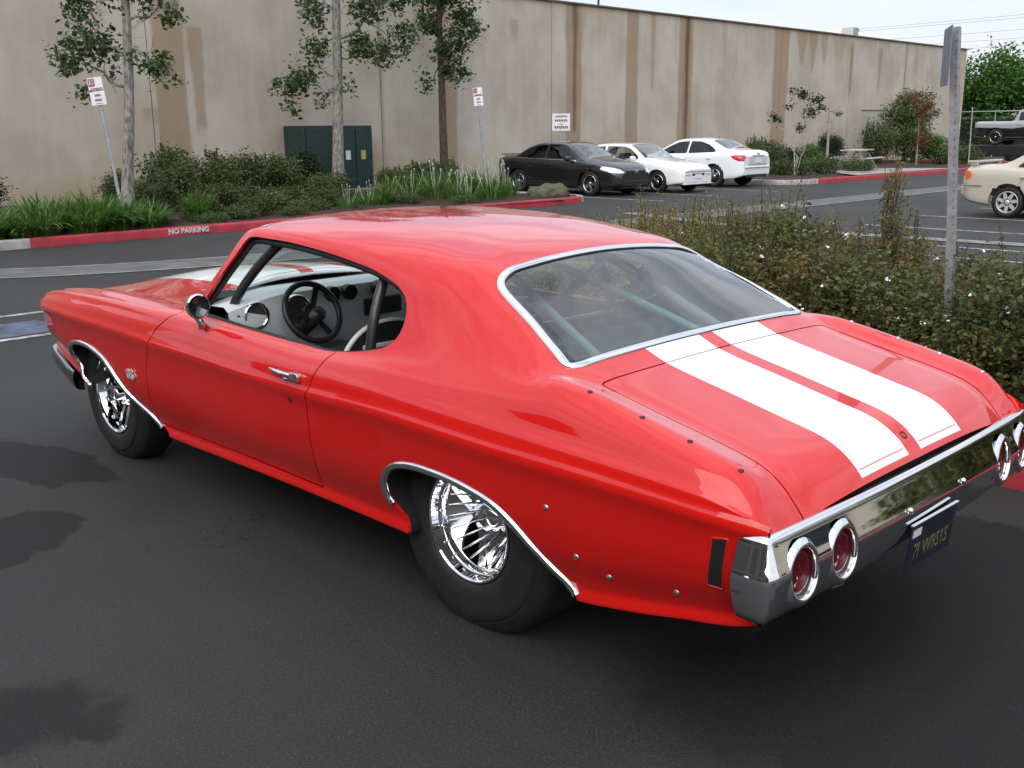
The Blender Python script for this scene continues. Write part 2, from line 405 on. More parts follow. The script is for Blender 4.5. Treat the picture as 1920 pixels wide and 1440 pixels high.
# red paint with the two white bonnet and boot stripes
def striped_paint():
    m, k, b = newmat('red_paint_with_stripes')
    t = k.new('ShaderNodeTexCoord'); s = k.new('ShaderNodeSeparateXYZ'); k.l(t.outputs['Object'], s.inputs[0]); X, Y, Z = s.outputs
    ay = k.math('ABSOLUTE', Y)
    def band(v, a, b_, e=.0012): return k.math('MULTIPLY', k.step(v, a-e, a+e), k.math('SUBTRACT', 1., k.step(v, b_-e, b_+e)))
    zone = k.math('MAXIMUM', band(X, -1.207, -.375), k.step(X, 2.0, 2.002))
    outer = k.math('ADD', .345, k.math('MULTIPLY', k.step(X, 1.0, 1.1), .06))
    white = k.math('MULTIPLY', k.math('MULTIPLY', k.step(ay, .041, .043), k.math('LESS_THAN', ay, outer)), zone)
    pin = k.math('MAXIMUM', band(ay, .0555, .0585, .0008), band(ay, .3285, .3315, .0008))
    pin = k.math('MULTIPLY', pin, k.step(X, -1.192, -1.190))
    pinx = k.math('MULTIPLY', band(X, -1.1935, -1.1905, .0008), band(ay, .0555, .3315))
    pin = k.math('MAXIMUM', pin, pinx); pin = k.math('MULTIPLY', pin, k.math('SUBTRACT', 1., k.step(X, -1.05, -.75)))
    white = k.math('SUBTRACT', white, k.math('MULTIPLY', pin, .8), True)
    nz = k.noise(t.outputs['Object'], 3., 5.)
    red = k.mix(nz, (.56, .006, .004, 1), (.62, .008, .005, 1))
    k.l(k.mix(white, red, (.82, .81, .80, 1)), b.inputs['Base Color'])
    dust = k.noise(t.outputs['Object'], 11., 6., .6)
    k.l(k.math('MULTIPLY_ADD', dust, .10) , b.inputs['Roughness'])
    r = k.math('ADD', k.math('MULTIPLY', dust, .12), .26); k.l(r, b.inputs['Roughness'])
    b.inputs['Coat Weight'].default_value = 1.; b.inputs['Coat IOR'].default_value = 1.54; b.inputs['Specular IOR Level'].default_value = .12; k.l(k.math('ADD', k.math('MULTIPLY', dust, .05), .008), b.inputs['Coat Roughness'])
    fine = k.noise(t.outputs['Object'], 2.2, 2.); bp = k.new('ShaderNodeBump'); bp.inputs['Strength'].default_value = .03; bp.inputs['Distance'].default_value = .02
    k.l(fine, bp.inputs['Height']); k.l(bp.outputs[0], b.inputs['Coat Normal'])
    return m
RED = striped_paint()

# ------------------------------------------------------------------ the red muscle car (front towards +X, rear axle at X=0)
car = empty('muscle_car', (0, 0, 0), 0, 'red two-door muscle car with two white stripes and chrome drag wheels', 'car')
def T2(rows): return tab([(x, v[0]) for x, v in rows]), tab([(x, v[1]) for x, v in rows])
def build_shell():
    N = 420; xs = np.linspace(-1.222, 3.625, N)
    zc = tab([(-1.222,.690),(-1.205,.700),(-1.05,.717),(-.83,.728),(-.55,.735),(-.3,.737),(0,.743),(.28,.748),(.51,.745),(.77,.738),(1.22,.741),(1.78,.755),(2.07,.759),(2.63,.770),(3.2,.770),(3.5,.762),(3.68,.750)])(xs)
    wc = tab([(-1.222,.868),(-1.205,.882),(-1.12,.910),(-1.0,.927),(-.7,.945),(-.4,.953),(0,.957),(.5,.948),(1.0,.942),(1.6,.943),(2.3,.948),(2.9,.946),(3.2,.934),(3.4,.914),(3.54,.889),(3.60,.868),(3.625,.850)])(xs)
    zb = tab([(-1.222,.452),(-1.195,.424),(-.95,.371),(-.735,.33),(-.55,.306),(.24,.298),(1.1,.291),(2.1,.279),(2.6,.29),(2.95,.372),(3.1,.425),(3.3,.475),(3.5,.512),(3.68,.53)])(xs)
    fr = [(1.0,-.070),(.955,-.072),(.91,-.078),(.81,-.066),(.65,-.039),(.45,-.022),(.24,-.016),(.10,-.010)]
    RY, RZ = [wc-.10, wc-.075], [zb+.012, zb-.004]
    for f, d in fr: RY.append(wc+d); RZ.append(zc-(zc-zb)*f)
    RY.append(wc); RZ.append(zc)
    u2y, u2z = (f(xs) for f in T2([(-1.222,(.846,.684)),(-1.205,(.862,.706)),(-1.15,(.876,.742)),(-1.09,(.886,.772)),(-.9,(.898,.800)),(-.6,(.905,.822)),(-.3,(.907,.836)),(0,(.908,.845)),(.3,(.907,.848)),(.6,(.904,.845)),(1.0,(.901,.842)),(1.5,(.902,.855)),(2.0,(.906,.866)),(2.6,(.905,.870)),(3.0,(.896,.862)),(3.3,(.880,.846)),(3.5,(.862,.820)),(3.58,(.850,.800)),(3.625,(.830,.772))]))
    top = {   # Y,Z of the rails from the sill / fender ridge up to the centre line
     -1.222: [(.797,.676),(.688,.680),(.60,.690),(.48,.697),(.38,.701),(.27,.703),(.14,.704),(0,.704)],
     -1.205: [(.80,.700),(.69,.702),(.60,.712),(.48,.720),(.38,.726),(.27,.729),(.14,.730),(0,.730)],
     -1.19: [(.801,.728),(.69,.722),(.60,.733),(.48,.740),(.38,.745),(.27,.748),(.14,.749),(0,.749)],
     -1.146: [(.803,.786),(.69,.770),(.60,.776),(.48,.780),(.38,.783),(.27,.785),(.14,.786),(0,.786)],
     -1.087: [(.805,.830),(.69,.808),(.60,.810),(.48,.813),(.38,.815),(.27,.816),(.14,.817),(0,.817)],
     -.95: [(.807,.867),(.69,.845),(.60,.846),(.48,.848),(.38,.849),(.27,.850),(.14,.851),(0,.851)],
     -.75: [(.808,.911),(.69,.887),(.60,.890),(.48,.893),(.38,.895),(.27,.897),(.14,.898),(0,.898)],
     -.555: [(.809,.950),(.695,.930),(.60,.934),(.48,.937),(.38,.939),(.27,.941),(.14,.942),(0,.942)],
     -.49: [(.813,.960),(.705,.945),(.61,.951),(.50,.954),(.38,.956),(.27,.958),(.14,.959),(0,.960)],
     -.41: [(.822,.960),(.735,.968),(.66,.976),(.55,.982),(.42,.987),(.28,.991),(.14,.994),(0,.995)],
     -.37: [(.830,.952),(.765,.972),(.715,.981),(.60,.996),(.45,1.003),(.30,1.008),(.15,1.011),(0,1.012)],
     -.3: [(.842,.940),(.790,.978),(.735,1.009),(.682,1.022),(.50,1.036),(.34,1.044),(.17,1.048),(0,1.050)],
     -.1: [(.852,.927),(.800,.982),(.732,1.052),(.642,1.115),(.50,1.134),(.34,1.146),(.17,1.153),(0,1.155)],
     .097: [(.855,.921),(.810,.977),(.745,1.068),(.665,1.163),(.572,1.217),(.40,1.244),(.20,1.260),(0,1.266)],
     .2: [(.854,.920),(.815,.972),(.750,1.075),(.677,1.184),(.592,1.246),(.42,1.276),(.22,1.291),(0,1.296)],
     .35: [(.850,.919),(.816,.966),(.757,1.080),(.688,1.200),(.606,1.264),(.44,1.300),(.23,1.317),(0,1.322)],
     .6: [(.845,.905),(.811,.968),(.752,1.092),(.686,1.236),(.612,1.291),(.45,1.330),(.23,1.348),(0,1.353)],
     .9: [(.841,.893),(.805,.965),(.750,1.100),(.687,1.263),(.613,1.311),(.46,1.347),(.23,1.364),(0,1.369)],
     1.2: [(.840,.897),(.802,.975),(.746,1.115),(.686,1.280),(.613,1.319),(.46,1.350),(.23,1.366),(0,1.371)],
     1.5: [(.841,.905),(.802,.98),(.746,1.12),(.684,1.288),(.612,1.316),(.46,1.340),(.23,1.352),(0,1.356)],
     1.58: [(.842,.906),(.804,.98),(.748,1.12),(.680,1.280),(.612,1.300),(.46,1.319),(.23,1.329),(0,1.332)],
     1.68: [(.844,.908),(.812,.98),(.770,1.075),(.722,1.165),(.63,1.203),(.46,1.238),(.23,1.262),(0,1.270)],
     1.78: [(.847,.911),(.822,.946),(.795,.99),(.760,1.046),(.64,1.090),(.46,1.143),(.23,1.184),(0,1.198)],
     1.88: [(.850,.912),(.828,.920),(.812,.926),(.790,.934),(.64,.990),(.46,1.050),(.23,1.105),(0,1.125)],
     1.98: [(.851,.911),(.812,.917),(.772,.921),(.735,.925),(.63,.945),(.46,.980),(.23,1.035),(0,1.056)],
     2.12: [(.852,.909),(.812,.917),(.766,.918),(.715,.922),(.62,.936),(.46,.952),(.23,.974),(0,.980)],
     2.165: [(.852,.908),(.811,.917),(.764,.917),(.71,.920),(.62,.930),(.46,.952),(.23,1.002),(0,1.008)],
     2.25: [(.852,.907),(.810,.917),(.762,.918),(.705,.919),(.61,.928),(.46,.950),(.23,1.004),(0,1.010)],
     2.7: [(.847,.903),(.802,.916),(.755,.914),(.700,.915),(.61,.920),(.46,.936),(.23,.982),(0,.990)],
     3.0: [(.836,.889),(.79,.903),(.745,.898),(.69,.899),(.60,.903),(.46,.913),(.23,.940),(0,.946)],
     3.3: [(.828,.872),(.785,.878),(.73,.866),(.67,.860),(.58,.862),(.44,.868),(.22,.880),(0,.884)],
     3.5: [(.812,.842),(.77,.846),(.71,.830),(.64,.812),(.56,.815),(.42,.82),(.2,.82),(0,.82)],
     3.58: [(.80,.816),(.76,.818),(.70,.806),(.64,.800),(.56,.80),(.42,.80),(.2,.80),(0,.80)],
     3.625: [(.782,.780),(.74,.780),(.68,.772),(.62,.768),(.54,.766),(.40,.765),(.2,.764),(0,.764)]}
    kx = sorted(top); tops = [(tab([(x, top[x][k][0]) for x in kx])(xs), tab([(x, top[x][k][1]) for x in kx])(xs)) for k in range(8)]
    a1y, a1z = wc-.0125, zc+.026
    RY += [a1y, (a1y+u2y)/2+.004, u2y]; RZ += [a1z, (a1z+u2z)/2+.003, u2z]
    bul = tab([(-1.205,.004),(-1.1,.009),(-.8,.014),(-.5,.012),(-.3,.006),(0,.003),(.5,.004),(1,.006),(2,.009),(3,.012),(3.68,.01)])(xs)
    RY.append((u2y+tops[0][0])/2+bul); RZ.append((u2z+tops[0][1])/2+bul)
    for y, z in tops: RY.append(y); RZ.append(z)
    return Surf(xs, np.array(RY), np.array(RZ), [2,2,2,2,3,3,4,4,3,2,2,3,3,4,4,5,5,5,5,6,6,6], sm=2.0)
S = build_shell(); RL = S.rail; S.ev_lo = RL[2]
_ev = S.ev
rarch = [(.224,.10),(.232,.295),(.243,.335),(.285,.375),(.318,.42),(.322,.46),(.308,.505),(.262,.550),(.194,.576),(.098,.587),(-.041,.585),(-.144,.573),(-.235,.555),(-.296,.531),(-.351,.496),(-.403,.452),(-.447,.409),(-.492,.372),(-.535,.340),(-.575,.300),(-.60,.10)]
farch = [(3.02,.10),(2.975,.36),(3.035,.395),(3.092,.453),(3.122,.52),(3.112,.575),(3.055,.622),(2.94,.644),(2.80,.640),(2.665,.608),(2.58,.562),(2.485,.484),(2.39,.425),(2.262,.369),(2.165,.320),(2.08,.280),(2.06,.10)]
rarch = smooth_curve(rarch, 5).tolist(); farch = smooth_curve(farch, 5).tolist()
win = smooth_curve([(1.775,.925),(1.556,.915),(1.184,.903),(.90,.898),(.75,.899),(.611,.912),(.48,.936),(.41,.958),(.372,.988),(.358,1.03),(.366,1.08),(.388,1.115),(.425,1.143),(.48,1.167),(.60,1.199),(.73,1.220),(.94,1.246),(1.20,1.266),(1.40,1.271),(1.50,1.270),(1.548,1.250),(1.60,1.185),(1.68,1.085),(1.75,.985),(1.785,.94)], 4, True)
backl = round_poly([(-.392,-.1),(-.388,.64),(-.378,.703),(.062,.588),(.092,.50),(.092,-.1)], [0,.0,.05,.05,.05,0], 6)
wind = [(1.585,-.1),(1.583,.40),(1.580,.57),(1.598,.628),(1.70,.688),(1.80,.735),(1.862,.766),(1.905,.74),(1.99,.61),(2.07,.40),(2.11,.2),(2.12,-.1)]
dfront = [(1.893,.945),(1.905,.91),(1.96,.878),(2.035,.82),(2.074,.762),(2.115,.70),(2.141,.649),(2.164,.593),(2.18,.45),(2.185,.332)]
drear = [(.795,.332),(.793,.40),(.778,.473),(.782,.602),(.778,.68),(.768,.733),(.723,.845),(.690,.90),(.66,.945)]
door = dfront+[(1.4,.336)]+drear+[(1.0,.93),(1.6,.935)]
I_RA = S.region('side', rarch, (0, RL[12])); I_FA = S.region('side', farch, (0, RL[12]))
I_W = S.region('side', win, (RL[14], RL[19])); I_BL = S.region('top', backl, (RL[15], S.J-1)); I_WS = S.region('top', wind, (RL[16], S.J-1))
I_D = S.region('side', door, (0, RL[17]), over=[0])
I_LID = S.region('top', round_poly([(-1.3,-.1),(-1.3,.684),(-.493,.684),(-.490,-.1)], [0,0,.02,0]), (RL[15]-1, S.J-1), over=[0])
I_HOOD = S.region('top', [(2.03,.9),(2.04,.70),(2.11,.5),(2.155,.25),(2.165,-.1),(3.42,-.1),(3.42,.9)], (RL[17], S.J-1), over=[0])
I_F = S.region('side', dfront[::-1]+[(1.893,2),(3.9,2),(3.9,-1),(2.185,-1)], (0, RL[17]), over=[0])
def ev_side(X, Z, sg=1, rows=None): return S.ev('side', X, Z, rows or (RL[2], RL[15]), sg)
def ev_top(X, Y, rows=None): 
    p, n = S.ev('top', X, abs(Y), rows or (RL[14], S.J-1), -1 if Y < 0 else 1); return p, n
# snapping keeps to the monotone rows
S.regs = [(m_, p_, (max(r_[0], RL[2]) if m_ == 'side' else r_[0], min(r_[1], RL[15]) if (m_ == 'side' and i not in (2,)) else r_[1])) for i, (m_, p_, r_) in enumerate(S.regs)]
S.snap()
shell = S.panel('body_shell', S.ids == 0, RED, car, skirt=.012)
tag(shell, 'red roof and rear quarters with wide pillars flowing into the boot')
lid = S.panel('trunk_lid', S.ids == I_LID, RED, car, gap=.0045, skirt=.03); tag(lid, 'red boot lid with two broad white stripes')
hood = S.panel('hood', S.ids == I_HOOD, RED, car)
fenders = {}; doors = {}
for sg in (1, -1):
    fenders[sg] = S.panel('front_fender', S.ids == I_F, RED, car, side=sg)
    doors[sg] = S.panel('door', S.ids == I_D, RED, car, side=sg, gap=.005, skirt=.03)
def dil(mask, k=1):
    for _ in range(k):
        p = np.pad(mask, 1); mask = p[1:-1, 1:-1] | p[2:, 1:-1] | p[:-2, 1:-1] | p[1:-1, 2:] | p[1:-1, :-2]
    return mask
rglass = S.panel('rear_window', S.ids == I_BL, GLASS_REAR, car, gap=0, skirt=0, off=.001)
for v_ in rglass.data.vertices:      # the pane itself is one gently crowned sheet that does not follow the pillars up
    i_ = int(np.clip(np.searchsorted(S.xs, v_.co.x), 1, S.N-1)); h_ = S.H[i_]; z0 = h_[-1, 1]; z4 = float(np.interp(-.42, -h_[RL[16]:, 0], h_[RL[16]:, 1]))
    v_.co.z = z0-(z0-z4)*(v_.co.y/.42)**2-.006
rglass.data.update()
fglass = S.panel('windshield', S.ids == I_WS, GLASS_FRONT, car, gap=0, skirt=0, off=.014)
inner = (S.fc[..., 2] > .96) & (S.fc[..., 0] > -.37) & (S.fc[..., 0] < 1.9) & ~np.isin(S.ids, [I_W, I_BL, I_WS])
S.panel('headliner', inner, DARKIN, car, gap=0, skirt=0, off=.022)
# black weatherstrip frame inside the side window openings, chrome around front and rear glass
for sg in (1, -1):
    cv = resample(win, .02); PN = [S.ev('side', a, b, (RL[14], RL[19]), sg) for a, b in cv]
    V, F = ribbon([p-n*.030 for p, n in PN], [n for p, n in PN], .034, .006); mk('window_seal', V, F, SEAL, car)
def around(outl, w_, h_, m, name, parent, top=True, out=0.):
    half = [q for q in outl if q[1] >= -.0001 or True]
    c = resample([q for q in half if q[1] > 0], .012, False)
    pts = [ev_top(a, b) for a, b in c]; a0 = ev_top(outl[-1][0], 0.); a1 = ev_top(outl[0][0], 0.)
    cen = [(np.linspace(0, c[0][1], max(3, int(c[0][1]/.02)), endpoint=False), c[0][0], outl[0][0])]
    first = [ev_top(outl[0][0]+(c[0][0]-outl[0][0])*(y/c[0][1]), y) for y in np.linspace(.004, c[0][1], max(3, int(c[0][1]/.02)), endpoint=False)]
    last = [ev_top(c[-1][0]+(outl[-1][0]-c[-1][0])*t, c[-1][1]*(1-t)) for t in np.linspace(.05, .995, 24)]
    hl = first+pts+last; full = hl+[(p*[1, -1, 1], n*[1, -1, 1]) for p, n in hl[::-1]]
    V, F = ribbon([p for p, n in full], [n for p, n in full], w_, h_); return mk(name, V, F, m, parent)
around(backl, .030, .007, CHROME, 'window_moulding', rglass)
around([(a+(.013 if a < 0 else -.012 if a > .06 else -.004), b-(.013 if b > .5 else 0)) for a, b in backl], .009, .004, SEAL, 'window_seal', rglass)
around(wind, .024, .006, CHROME, 'window_moulding', fglass)
for sg in (1, -1):
    for nm, A in (('wheel_arch_moulding', rarch), ('wheel_arch_moulding', farch)):
        a = [q for q in A if q[1] > (.395 if (A is rarch and q[0] > 0) else .312)]; c = resample(a, .012, False); PN = [ev_side(x_, z_, sg) for x_, z_ in c]
        V, F = ribbon([p for p, n in PN], [n for p, n in PN], .026, .011, closed=False, shift=(.006 if A is rarch else -.006)*sg); mk(nm, V, F, CHROME, car)
        # dark wheel tub behind the opening
        inn = .40 if A is rarch else .52
        c2 = resample([q for q in A if q[1] > .27], .012, False); PN = [ev_side(x_, max(z_, .30), sg) for x_, z_ in c2]
        V = [p for p, n in PN]+[np.array([p[0], inn*sg, p[2]+.10*(p[2] > .35)]) for p, n in PN]; n_ = len(PN)
        F = [(i, i+1, n_+i+1, n_+i) for i in range(n_-1)]+[tuple(range(n_, 2*n_))]
        V = [v-np.array([0, .012*sg, 0]) for v in V]; mk('wheel_tub', V, F, UNDER, car, smooth=False)
# floor, inner door skins, rear panel
b = MB(); b.box((1.33, 0, .325), (1.85, 1.68, .03)); b.box((-.35, 0, .38), (1.55, .80, .04)); b.box((2.85, 0, .36), (1.2, 1.02, .04))
b.box((.45, 0, .60), (.04, 1.5, .56)); b.box((1.95, 0, .62), (.05, 1.5, .60)); b.box((-.30, 0, .58), (1.3, .80, .40)); b.box((2.85, 0, .58), (1.0, 1.0, .42))
b.build('floor_pan', UNDER, car)
for sg in (1, -1):
    MB().box((1.30, .795*sg, .61), (1.05, .03, .54), bev=.01).build('door_panel', DARKIN, car)
MB().box((-.10, 0, .905), (.62, 1.42, .02), bev=.005).build('parcel_shelf', mat('shelf_grey', (.05, .055, .055), rough=.8), car)
rp_ = [(.85,.47),(.862,.60),(.84,.69),(.79,.692),(.60,.70),(.3,.718),(0,.72)]; rp_ = rp_+[(-y, z) for y, z in rp_[-2::-1]]
MB().prism(rp_, .012, ((-1.186, 0, 0), (0, 1, 0), (0, 0, 1), (-1, 0, 0))).build('tail_panel', UNDER, car)
# front end (hidden side of the car)
MB().prism([(.70,.52),(.72,.74),(.60,.752),(0,.752),(-.60,.752),(-.72,.74),(-.70,.52)], .02, ((3.605, 0, 0), (0, 1, 0), (0, 0, 1), (1, 0, 0))).build('grille', BLACKP, car)
for sg in (1, -1): MB().lathe([(.0,.02),(.07,.018),(.085,.0),(.09,-.02)], 24, (3.64, .60*sg, .655), 'X').build('headlight', CLEARLENS, car, True)

lp_ = S.P[-1]; mk('front_panel', lp_, [tuple(range(len(lp_)))], RED, car, False)
# ------------------------------------------------------------------ bumpers
def sweep(path, prof, name, m, parent, close=True):
    """path: (x,y) outline; prof: (outward offset, z)"""
    p = np.asarray(path, float); T = np.gradient(p, axis=0); T /= np.linalg.norm(T, axis=1, keepdims=True); Nn = np.stack([-T[:, 1], T[:, 0]], 1)
    q = len(prof); V = []
    for (a, b_), (nx, ny) in zip(p, Nn): V += [(a+nx*o, b_+ny*o, z) for o, z in prof]
    F = [(i*q+j, i*q+j+1, (i+1)*q+j+1, (i+1)*q+j) for i in range(len(p)-1) for j in range(q-1)]
    if close: F += [tuple(range(q)), tuple((len(p)-1)*q+j for j in range(q-1, -1, -1))]
    return mk(name, V, F, m, parent, True)
half = [(-1.150,.918),(-1.185,.917),(-1.212,.908),(-1.230,.888),(-1.238,.85),(-1.243,.76),(-1.250,.55),(-1.256,.30),(-1.258,.10)]
half = [(x-.030*min(1, max(0, (-1.15-x)/.06)), y+.006) for x, y in half]
path = smooth_curve(half+[(x, -y) for x, y in half[::-1]], 24)[::-1]
prof = smooth_curve([(-.062,.693),(-.048,.696),(-.038,.691),(-.032,.682),(-.0275,.668),(-.0125,.630),(.0015,.594),(.001,.565),(-.007,.52),(-.024,.475),(-.050,.447),(-.075,.44)], 6)
bump = sweep(path, prof, 'rear_bumper', CHROME, car)
LAMPS = [(y*sg, .578) for sg in (1, -1) for y in (.566, .766)]
bmm = bmesh.new(); bmm.from_mesh(bump.data)
dead = [f for f in bmm.faces if f.calc_center_median().x < -1.2 and any(((f.calc_center_median().y-y)/.064)**2+((f.calc_center_median().z-z)/.074)**2 < 1 for y, z in LAMPS)]
bmesh.ops.delete(bmm, geom=dead, context='FACES'); bmm.to_mesh(bump.data); bmm.free()
bump.data.set_sharp_from_angle(angle=R(40)); tag(bump, 'chrome rear bumper with round lights set into it')
for sg in (1, -1):
    for yc, ax in ((.566, -1.2755), (.766, -1.2675)):
        bz = smooth_curve([(.086,.006),(.080,-.001),(.074,-.0065),(.068,-.008),(.0635,-.005),(.061,.004),(.059,.025),(.057,.060)], 3)
        o = MB().lathe([tuple(q) for q in bz], 40, (0, 0, 0), 'X').build('light_bezel', CHROME, bump, True)
        o.location = (ax, yc*sg, .578); o.rotation_euler = (0, R(5), -.05*sg); o.scale = (1, .95, 1.10)
        l_ = MB().lathe([(.0605,.020),(.054,.012),(.042,.008),(.040,.012),(.023,.006),(.021,.010),(.0001,.005)], 32, (0, 0, 0), 'X').build('tail_light', REDLENS, bump, True)
        l_.location = (ax, yc*sg, .578); l_.rotation_euler = (0, R(5), -.05*sg); l_.scale = (1, .95, 1.10)
    MB().lathe([(.0001,.012),(.012,.010),(.017,.004),(.018,-.004)], 16, (-1.195, .915*sg, .585), 'Y' if sg > 0 else 'Y').build('bumper_bolt', CHROME, bump, True)
for y in (.19, -.19):
    MB().lathe([(.0001,-.010),(.008,-.008),(.011,0)], 12, (-1.290, y, .60), 'X').build('bumper_bolt', CHROME, bump, True)
hf = [(3.20,.868,-.094),(3.27,.870,-.070),(3.36,.866,-.042),(3.46,.856,-.018),(3.56,.834,-.002),(3.63,.790,0),(3.69,.70,0),(3.715,.40,0),(3.725,.10,0)]
hf = smooth_curve(hf+[(x, -y, z) for x, y, z in hf[::-1]], 5); pf = np.stack([hf[:, 0], hf[:, 1]], 1)
fbm = sweep(pf, smooth_curve([(-.05,.522),(-.012,.522),(.004,.516),(.010,.485),(.006,.445),(-.008,.418),(-.05,.405)], 3), 'front_bumper', mat('dull_chrome', (.38, .39, .41), rough=.16, metal=1.), car)
q_ = len(fbm.data.vertices)//len(hf)
for i_, v_ in enumerate(fbm.data.vertices): v_.co.z += hf[i_//q_][2]
# number plate below the bumper
pl = MB().box((0, 0, 0), (.004, .305, .152), bev=.0015).build('number_plate', mat('plate_blue', (.007, .011, .030), rough=.35, coat=.5), car)
pl.location = (-1.288, .02, .468); pl.rotation_euler = (0, R(-6), R(-1))
YEL = mat('plate_yellow_shaded', (.15, .125, .04), rough=.45)  # lettering yellow darkened to paint in the shade below the bumper
text_mesh('plate_number', '7I W9S15', .075, YEL, pl, (-.0032, 0, -.022), (0, -1, 0), (0, 0, 1), .0012, sx=.80)
MB().box((-.0035, .115, .048), (.001, .055, .026)).build('plate_sticker', mat('plate_sticker_white', (.6, .62, .65), rough=.5), pl)
MB().box((-.002, 0, .079), (.010, .315, .006)).build('plate_frame', CHROME, pl)
MB().box((-1.235, .02, .50), (.05, .10, .06)).build('plate_bracket', BLACKP, car)
MB().box((-1.16, .36, .415), (.018, .07, .085), Matrix.Rotation(R(8), 3, 'X'), .003).build('tow_bracket', mat('bare_steel', (.5, .5, .5), rough=.35, metal=.9), car)
MB().box((-1.05, -.42, .42), (.22, .26, .10), bev=.02).build('fuel_cell', UNDER, car)

# ------------------------------------------------------------------ wheels
def wheel(x, sg, rt, width, y_out, rr, zc_, rear):
    wh = empty('wheel', (x, 0, 0)); wh.parent = car
    o_ = y_out; i_ = y_out-width
    pr_ = [(rr-.012, o_-.022),(rr+.004, o_-.006),(rr+.018, o_+.006),(rr+.05, o_+.012),(rr+(rt-rr)*.55, o_+.012),(rt-.060, o_+.006),(rt-.052, o_-.001),(rt-.046, o_-.002),(rt-.030, o_-.012),(rt-.012, o_-.026),(rt-.003, o_-.045),(rt, o_-.08),(rt, i_+.08),(rt-.004, i_+.04),(rt-.03, i_+.01),(rr+.05, i_),(rr, i_+.03)]
    pr_ = smooth_curve(pr_, 3); t = MB().lathe([tuple(q) for q in pr_], 72, (0, 0, zc_), 'Y')
    V = np.array(t.V); low = V[:, 2] < .03; V[low, 2] = np.maximum(.0015+np.maximum(V[low, 2], 0)*.6, .0015)
    mk('tyre', V*[1, sg, 1], [f if sg < 0 else f[::-1] for f in t.F], RUBBER, wh)
    # polished rim: rolled lip, stepped barrel
    if rear: rp2 = [(rr-.004,o_-.030),(rr+.003,o_-.010),(rr+.001,o_+.001),(rr-.005,o_+.002),(rr-.011,o_-.003),(rr-.013,o_-.014),(rr-.016,o_-.030),(rr-.024,o_-.033),(rr-.028,o_-.038),(rr-.031,o_-.060),(rr-.034,o_-.063),(rr-.075,o_-.150),(.088,o_-.205),(.075,o_-.215)]
    else: rp2 = [(rr-.004,o_-.030),(rr+.003,o_-.010),(rr+.001,o_+.001),(rr-.005,o_+.002),(rr-.011,o_-.003),(rr-.013,o_-.016),(rr-.022,o_-.028),(rr-.026,o_-.060),(rr-.032,o_-.075),(rr-.034,o_-.13)]
    rim = MB().lathe([(r, h*sg) for r, h in rp2], 64, (0, 0, zc_), 'Y').build('rim', CHROME, wh, True); rim.data.set_sharp_from_angle(angle=R(35))
    nb = 20
    bb = MB()
    for k in range(nb):
        a = 2*math.pi*k/nb; r = rr-.028
        bb.lathe([(.0001,.007),(.0045,.0065),(.006,.003),(.006,-.004)], 8, (r*math.cos(a), sg*(o_-.036), zc_+r*math.sin(a)), 'Y')
    bb.build('rim_bolts', CHROME, wh, True, kind='stuff')
    if rear:
        rib = None
        for k in range(24):
            a = 2*math.pi*k/24+.1; ca, sa = math.cos(a), math.sin(a)
            MB().tube([((rr-.034)*ca, sg*(o_-.066), zc_+(rr-.034)*sa), ((rr-.078)*ca, sg*(o_-.146), zc_+(rr-.078)*sa), (.086*ca, sg*(o_-.200), zc_+.086*sa)], [.0035, .003, .003], 6).build('rim_rib', CHROME, wh, True)
        hub = [(.086,o_-.215),(.082,o_-.185),(.060,o_-.165),(.050,o_-.150),(.045,o_-.120),(.030,o_-.105),(.0001,o_-.102)]
    else:
        MB().lathe([(rr-.033, sg*(o_-.125)), (.0001, sg*(o_-.128))], 40, (0, 0, zc_), 'Y').build('brake_drum', UNDER, wh, True)
        sp = MB()
        for k in range(5):
            a = 2*math.pi*k/5+.5; m_ = Matrix.Rotation(a, 3, 'Y')
            for dx in (-.022, .022):
                V0 = [Vector((dx-.011, 0, .05)), Vector((dx+.011, 0, .05)), Vector((dx*1.5+.013, 0, rr-.028)), Vector((dx*1.5-.013, 0, rr-.028))]
                y0, y1, d_ = sg*(o_-.085), sg*(o_-.050), sg*.03
                Vv = [m_ @ (v+Vector((0, (y0 if i < 2 else y1), 0))) for i, v in enumerate(V0)]+[m_ @ (v+Vector((0, (y0 if i < 2 else y1)-d_, 0))) for i, v in enumerate(V0)]
                sp.add([v+Vector((0, 0, zc_)) for v in Vv], [(0, 1, 2, 3), (7, 6, 5, 4), (0, 4, 5, 1), (1, 5, 6, 2), (2, 6, 7, 3), (3, 7, 4, 0)])
        sp.build('rim_spokes', CHROME, wh)
        hub = [(.075,o_-.12),(.074,o_-.080),(.066,o_-.070),(.045,o_-.066),(.036,o_-.055),(.034,o_-.020),(.028,o_-.012),(.0001,o_-.010)]
    MB().lathe([(r, h*sg) for r, h in hub], 32, (0, 0, zc_), 'Y').build('hub', CHROME, wh, True)
    ln = MB()
    for k in range(5):
        a = 2*math.pi*k/5; r = .062
        ln.lathe([(.0001,sg*.018),(.008,sg*.016),(.010,0.)], 6, (r*math.cos(a), sg*(o_-(.166 if rear else .072)), zc_+r*math.sin(a)), 'Y')
    ln.build('lug_nuts', CHROME, wh, True, kind='stuff')
for sg in (1, -1):
    wheel(0., sg, .398, .36, .812, .206, .372, True)
    wheel(2.845, sg, .366, .22, .815, .212, .346, False)

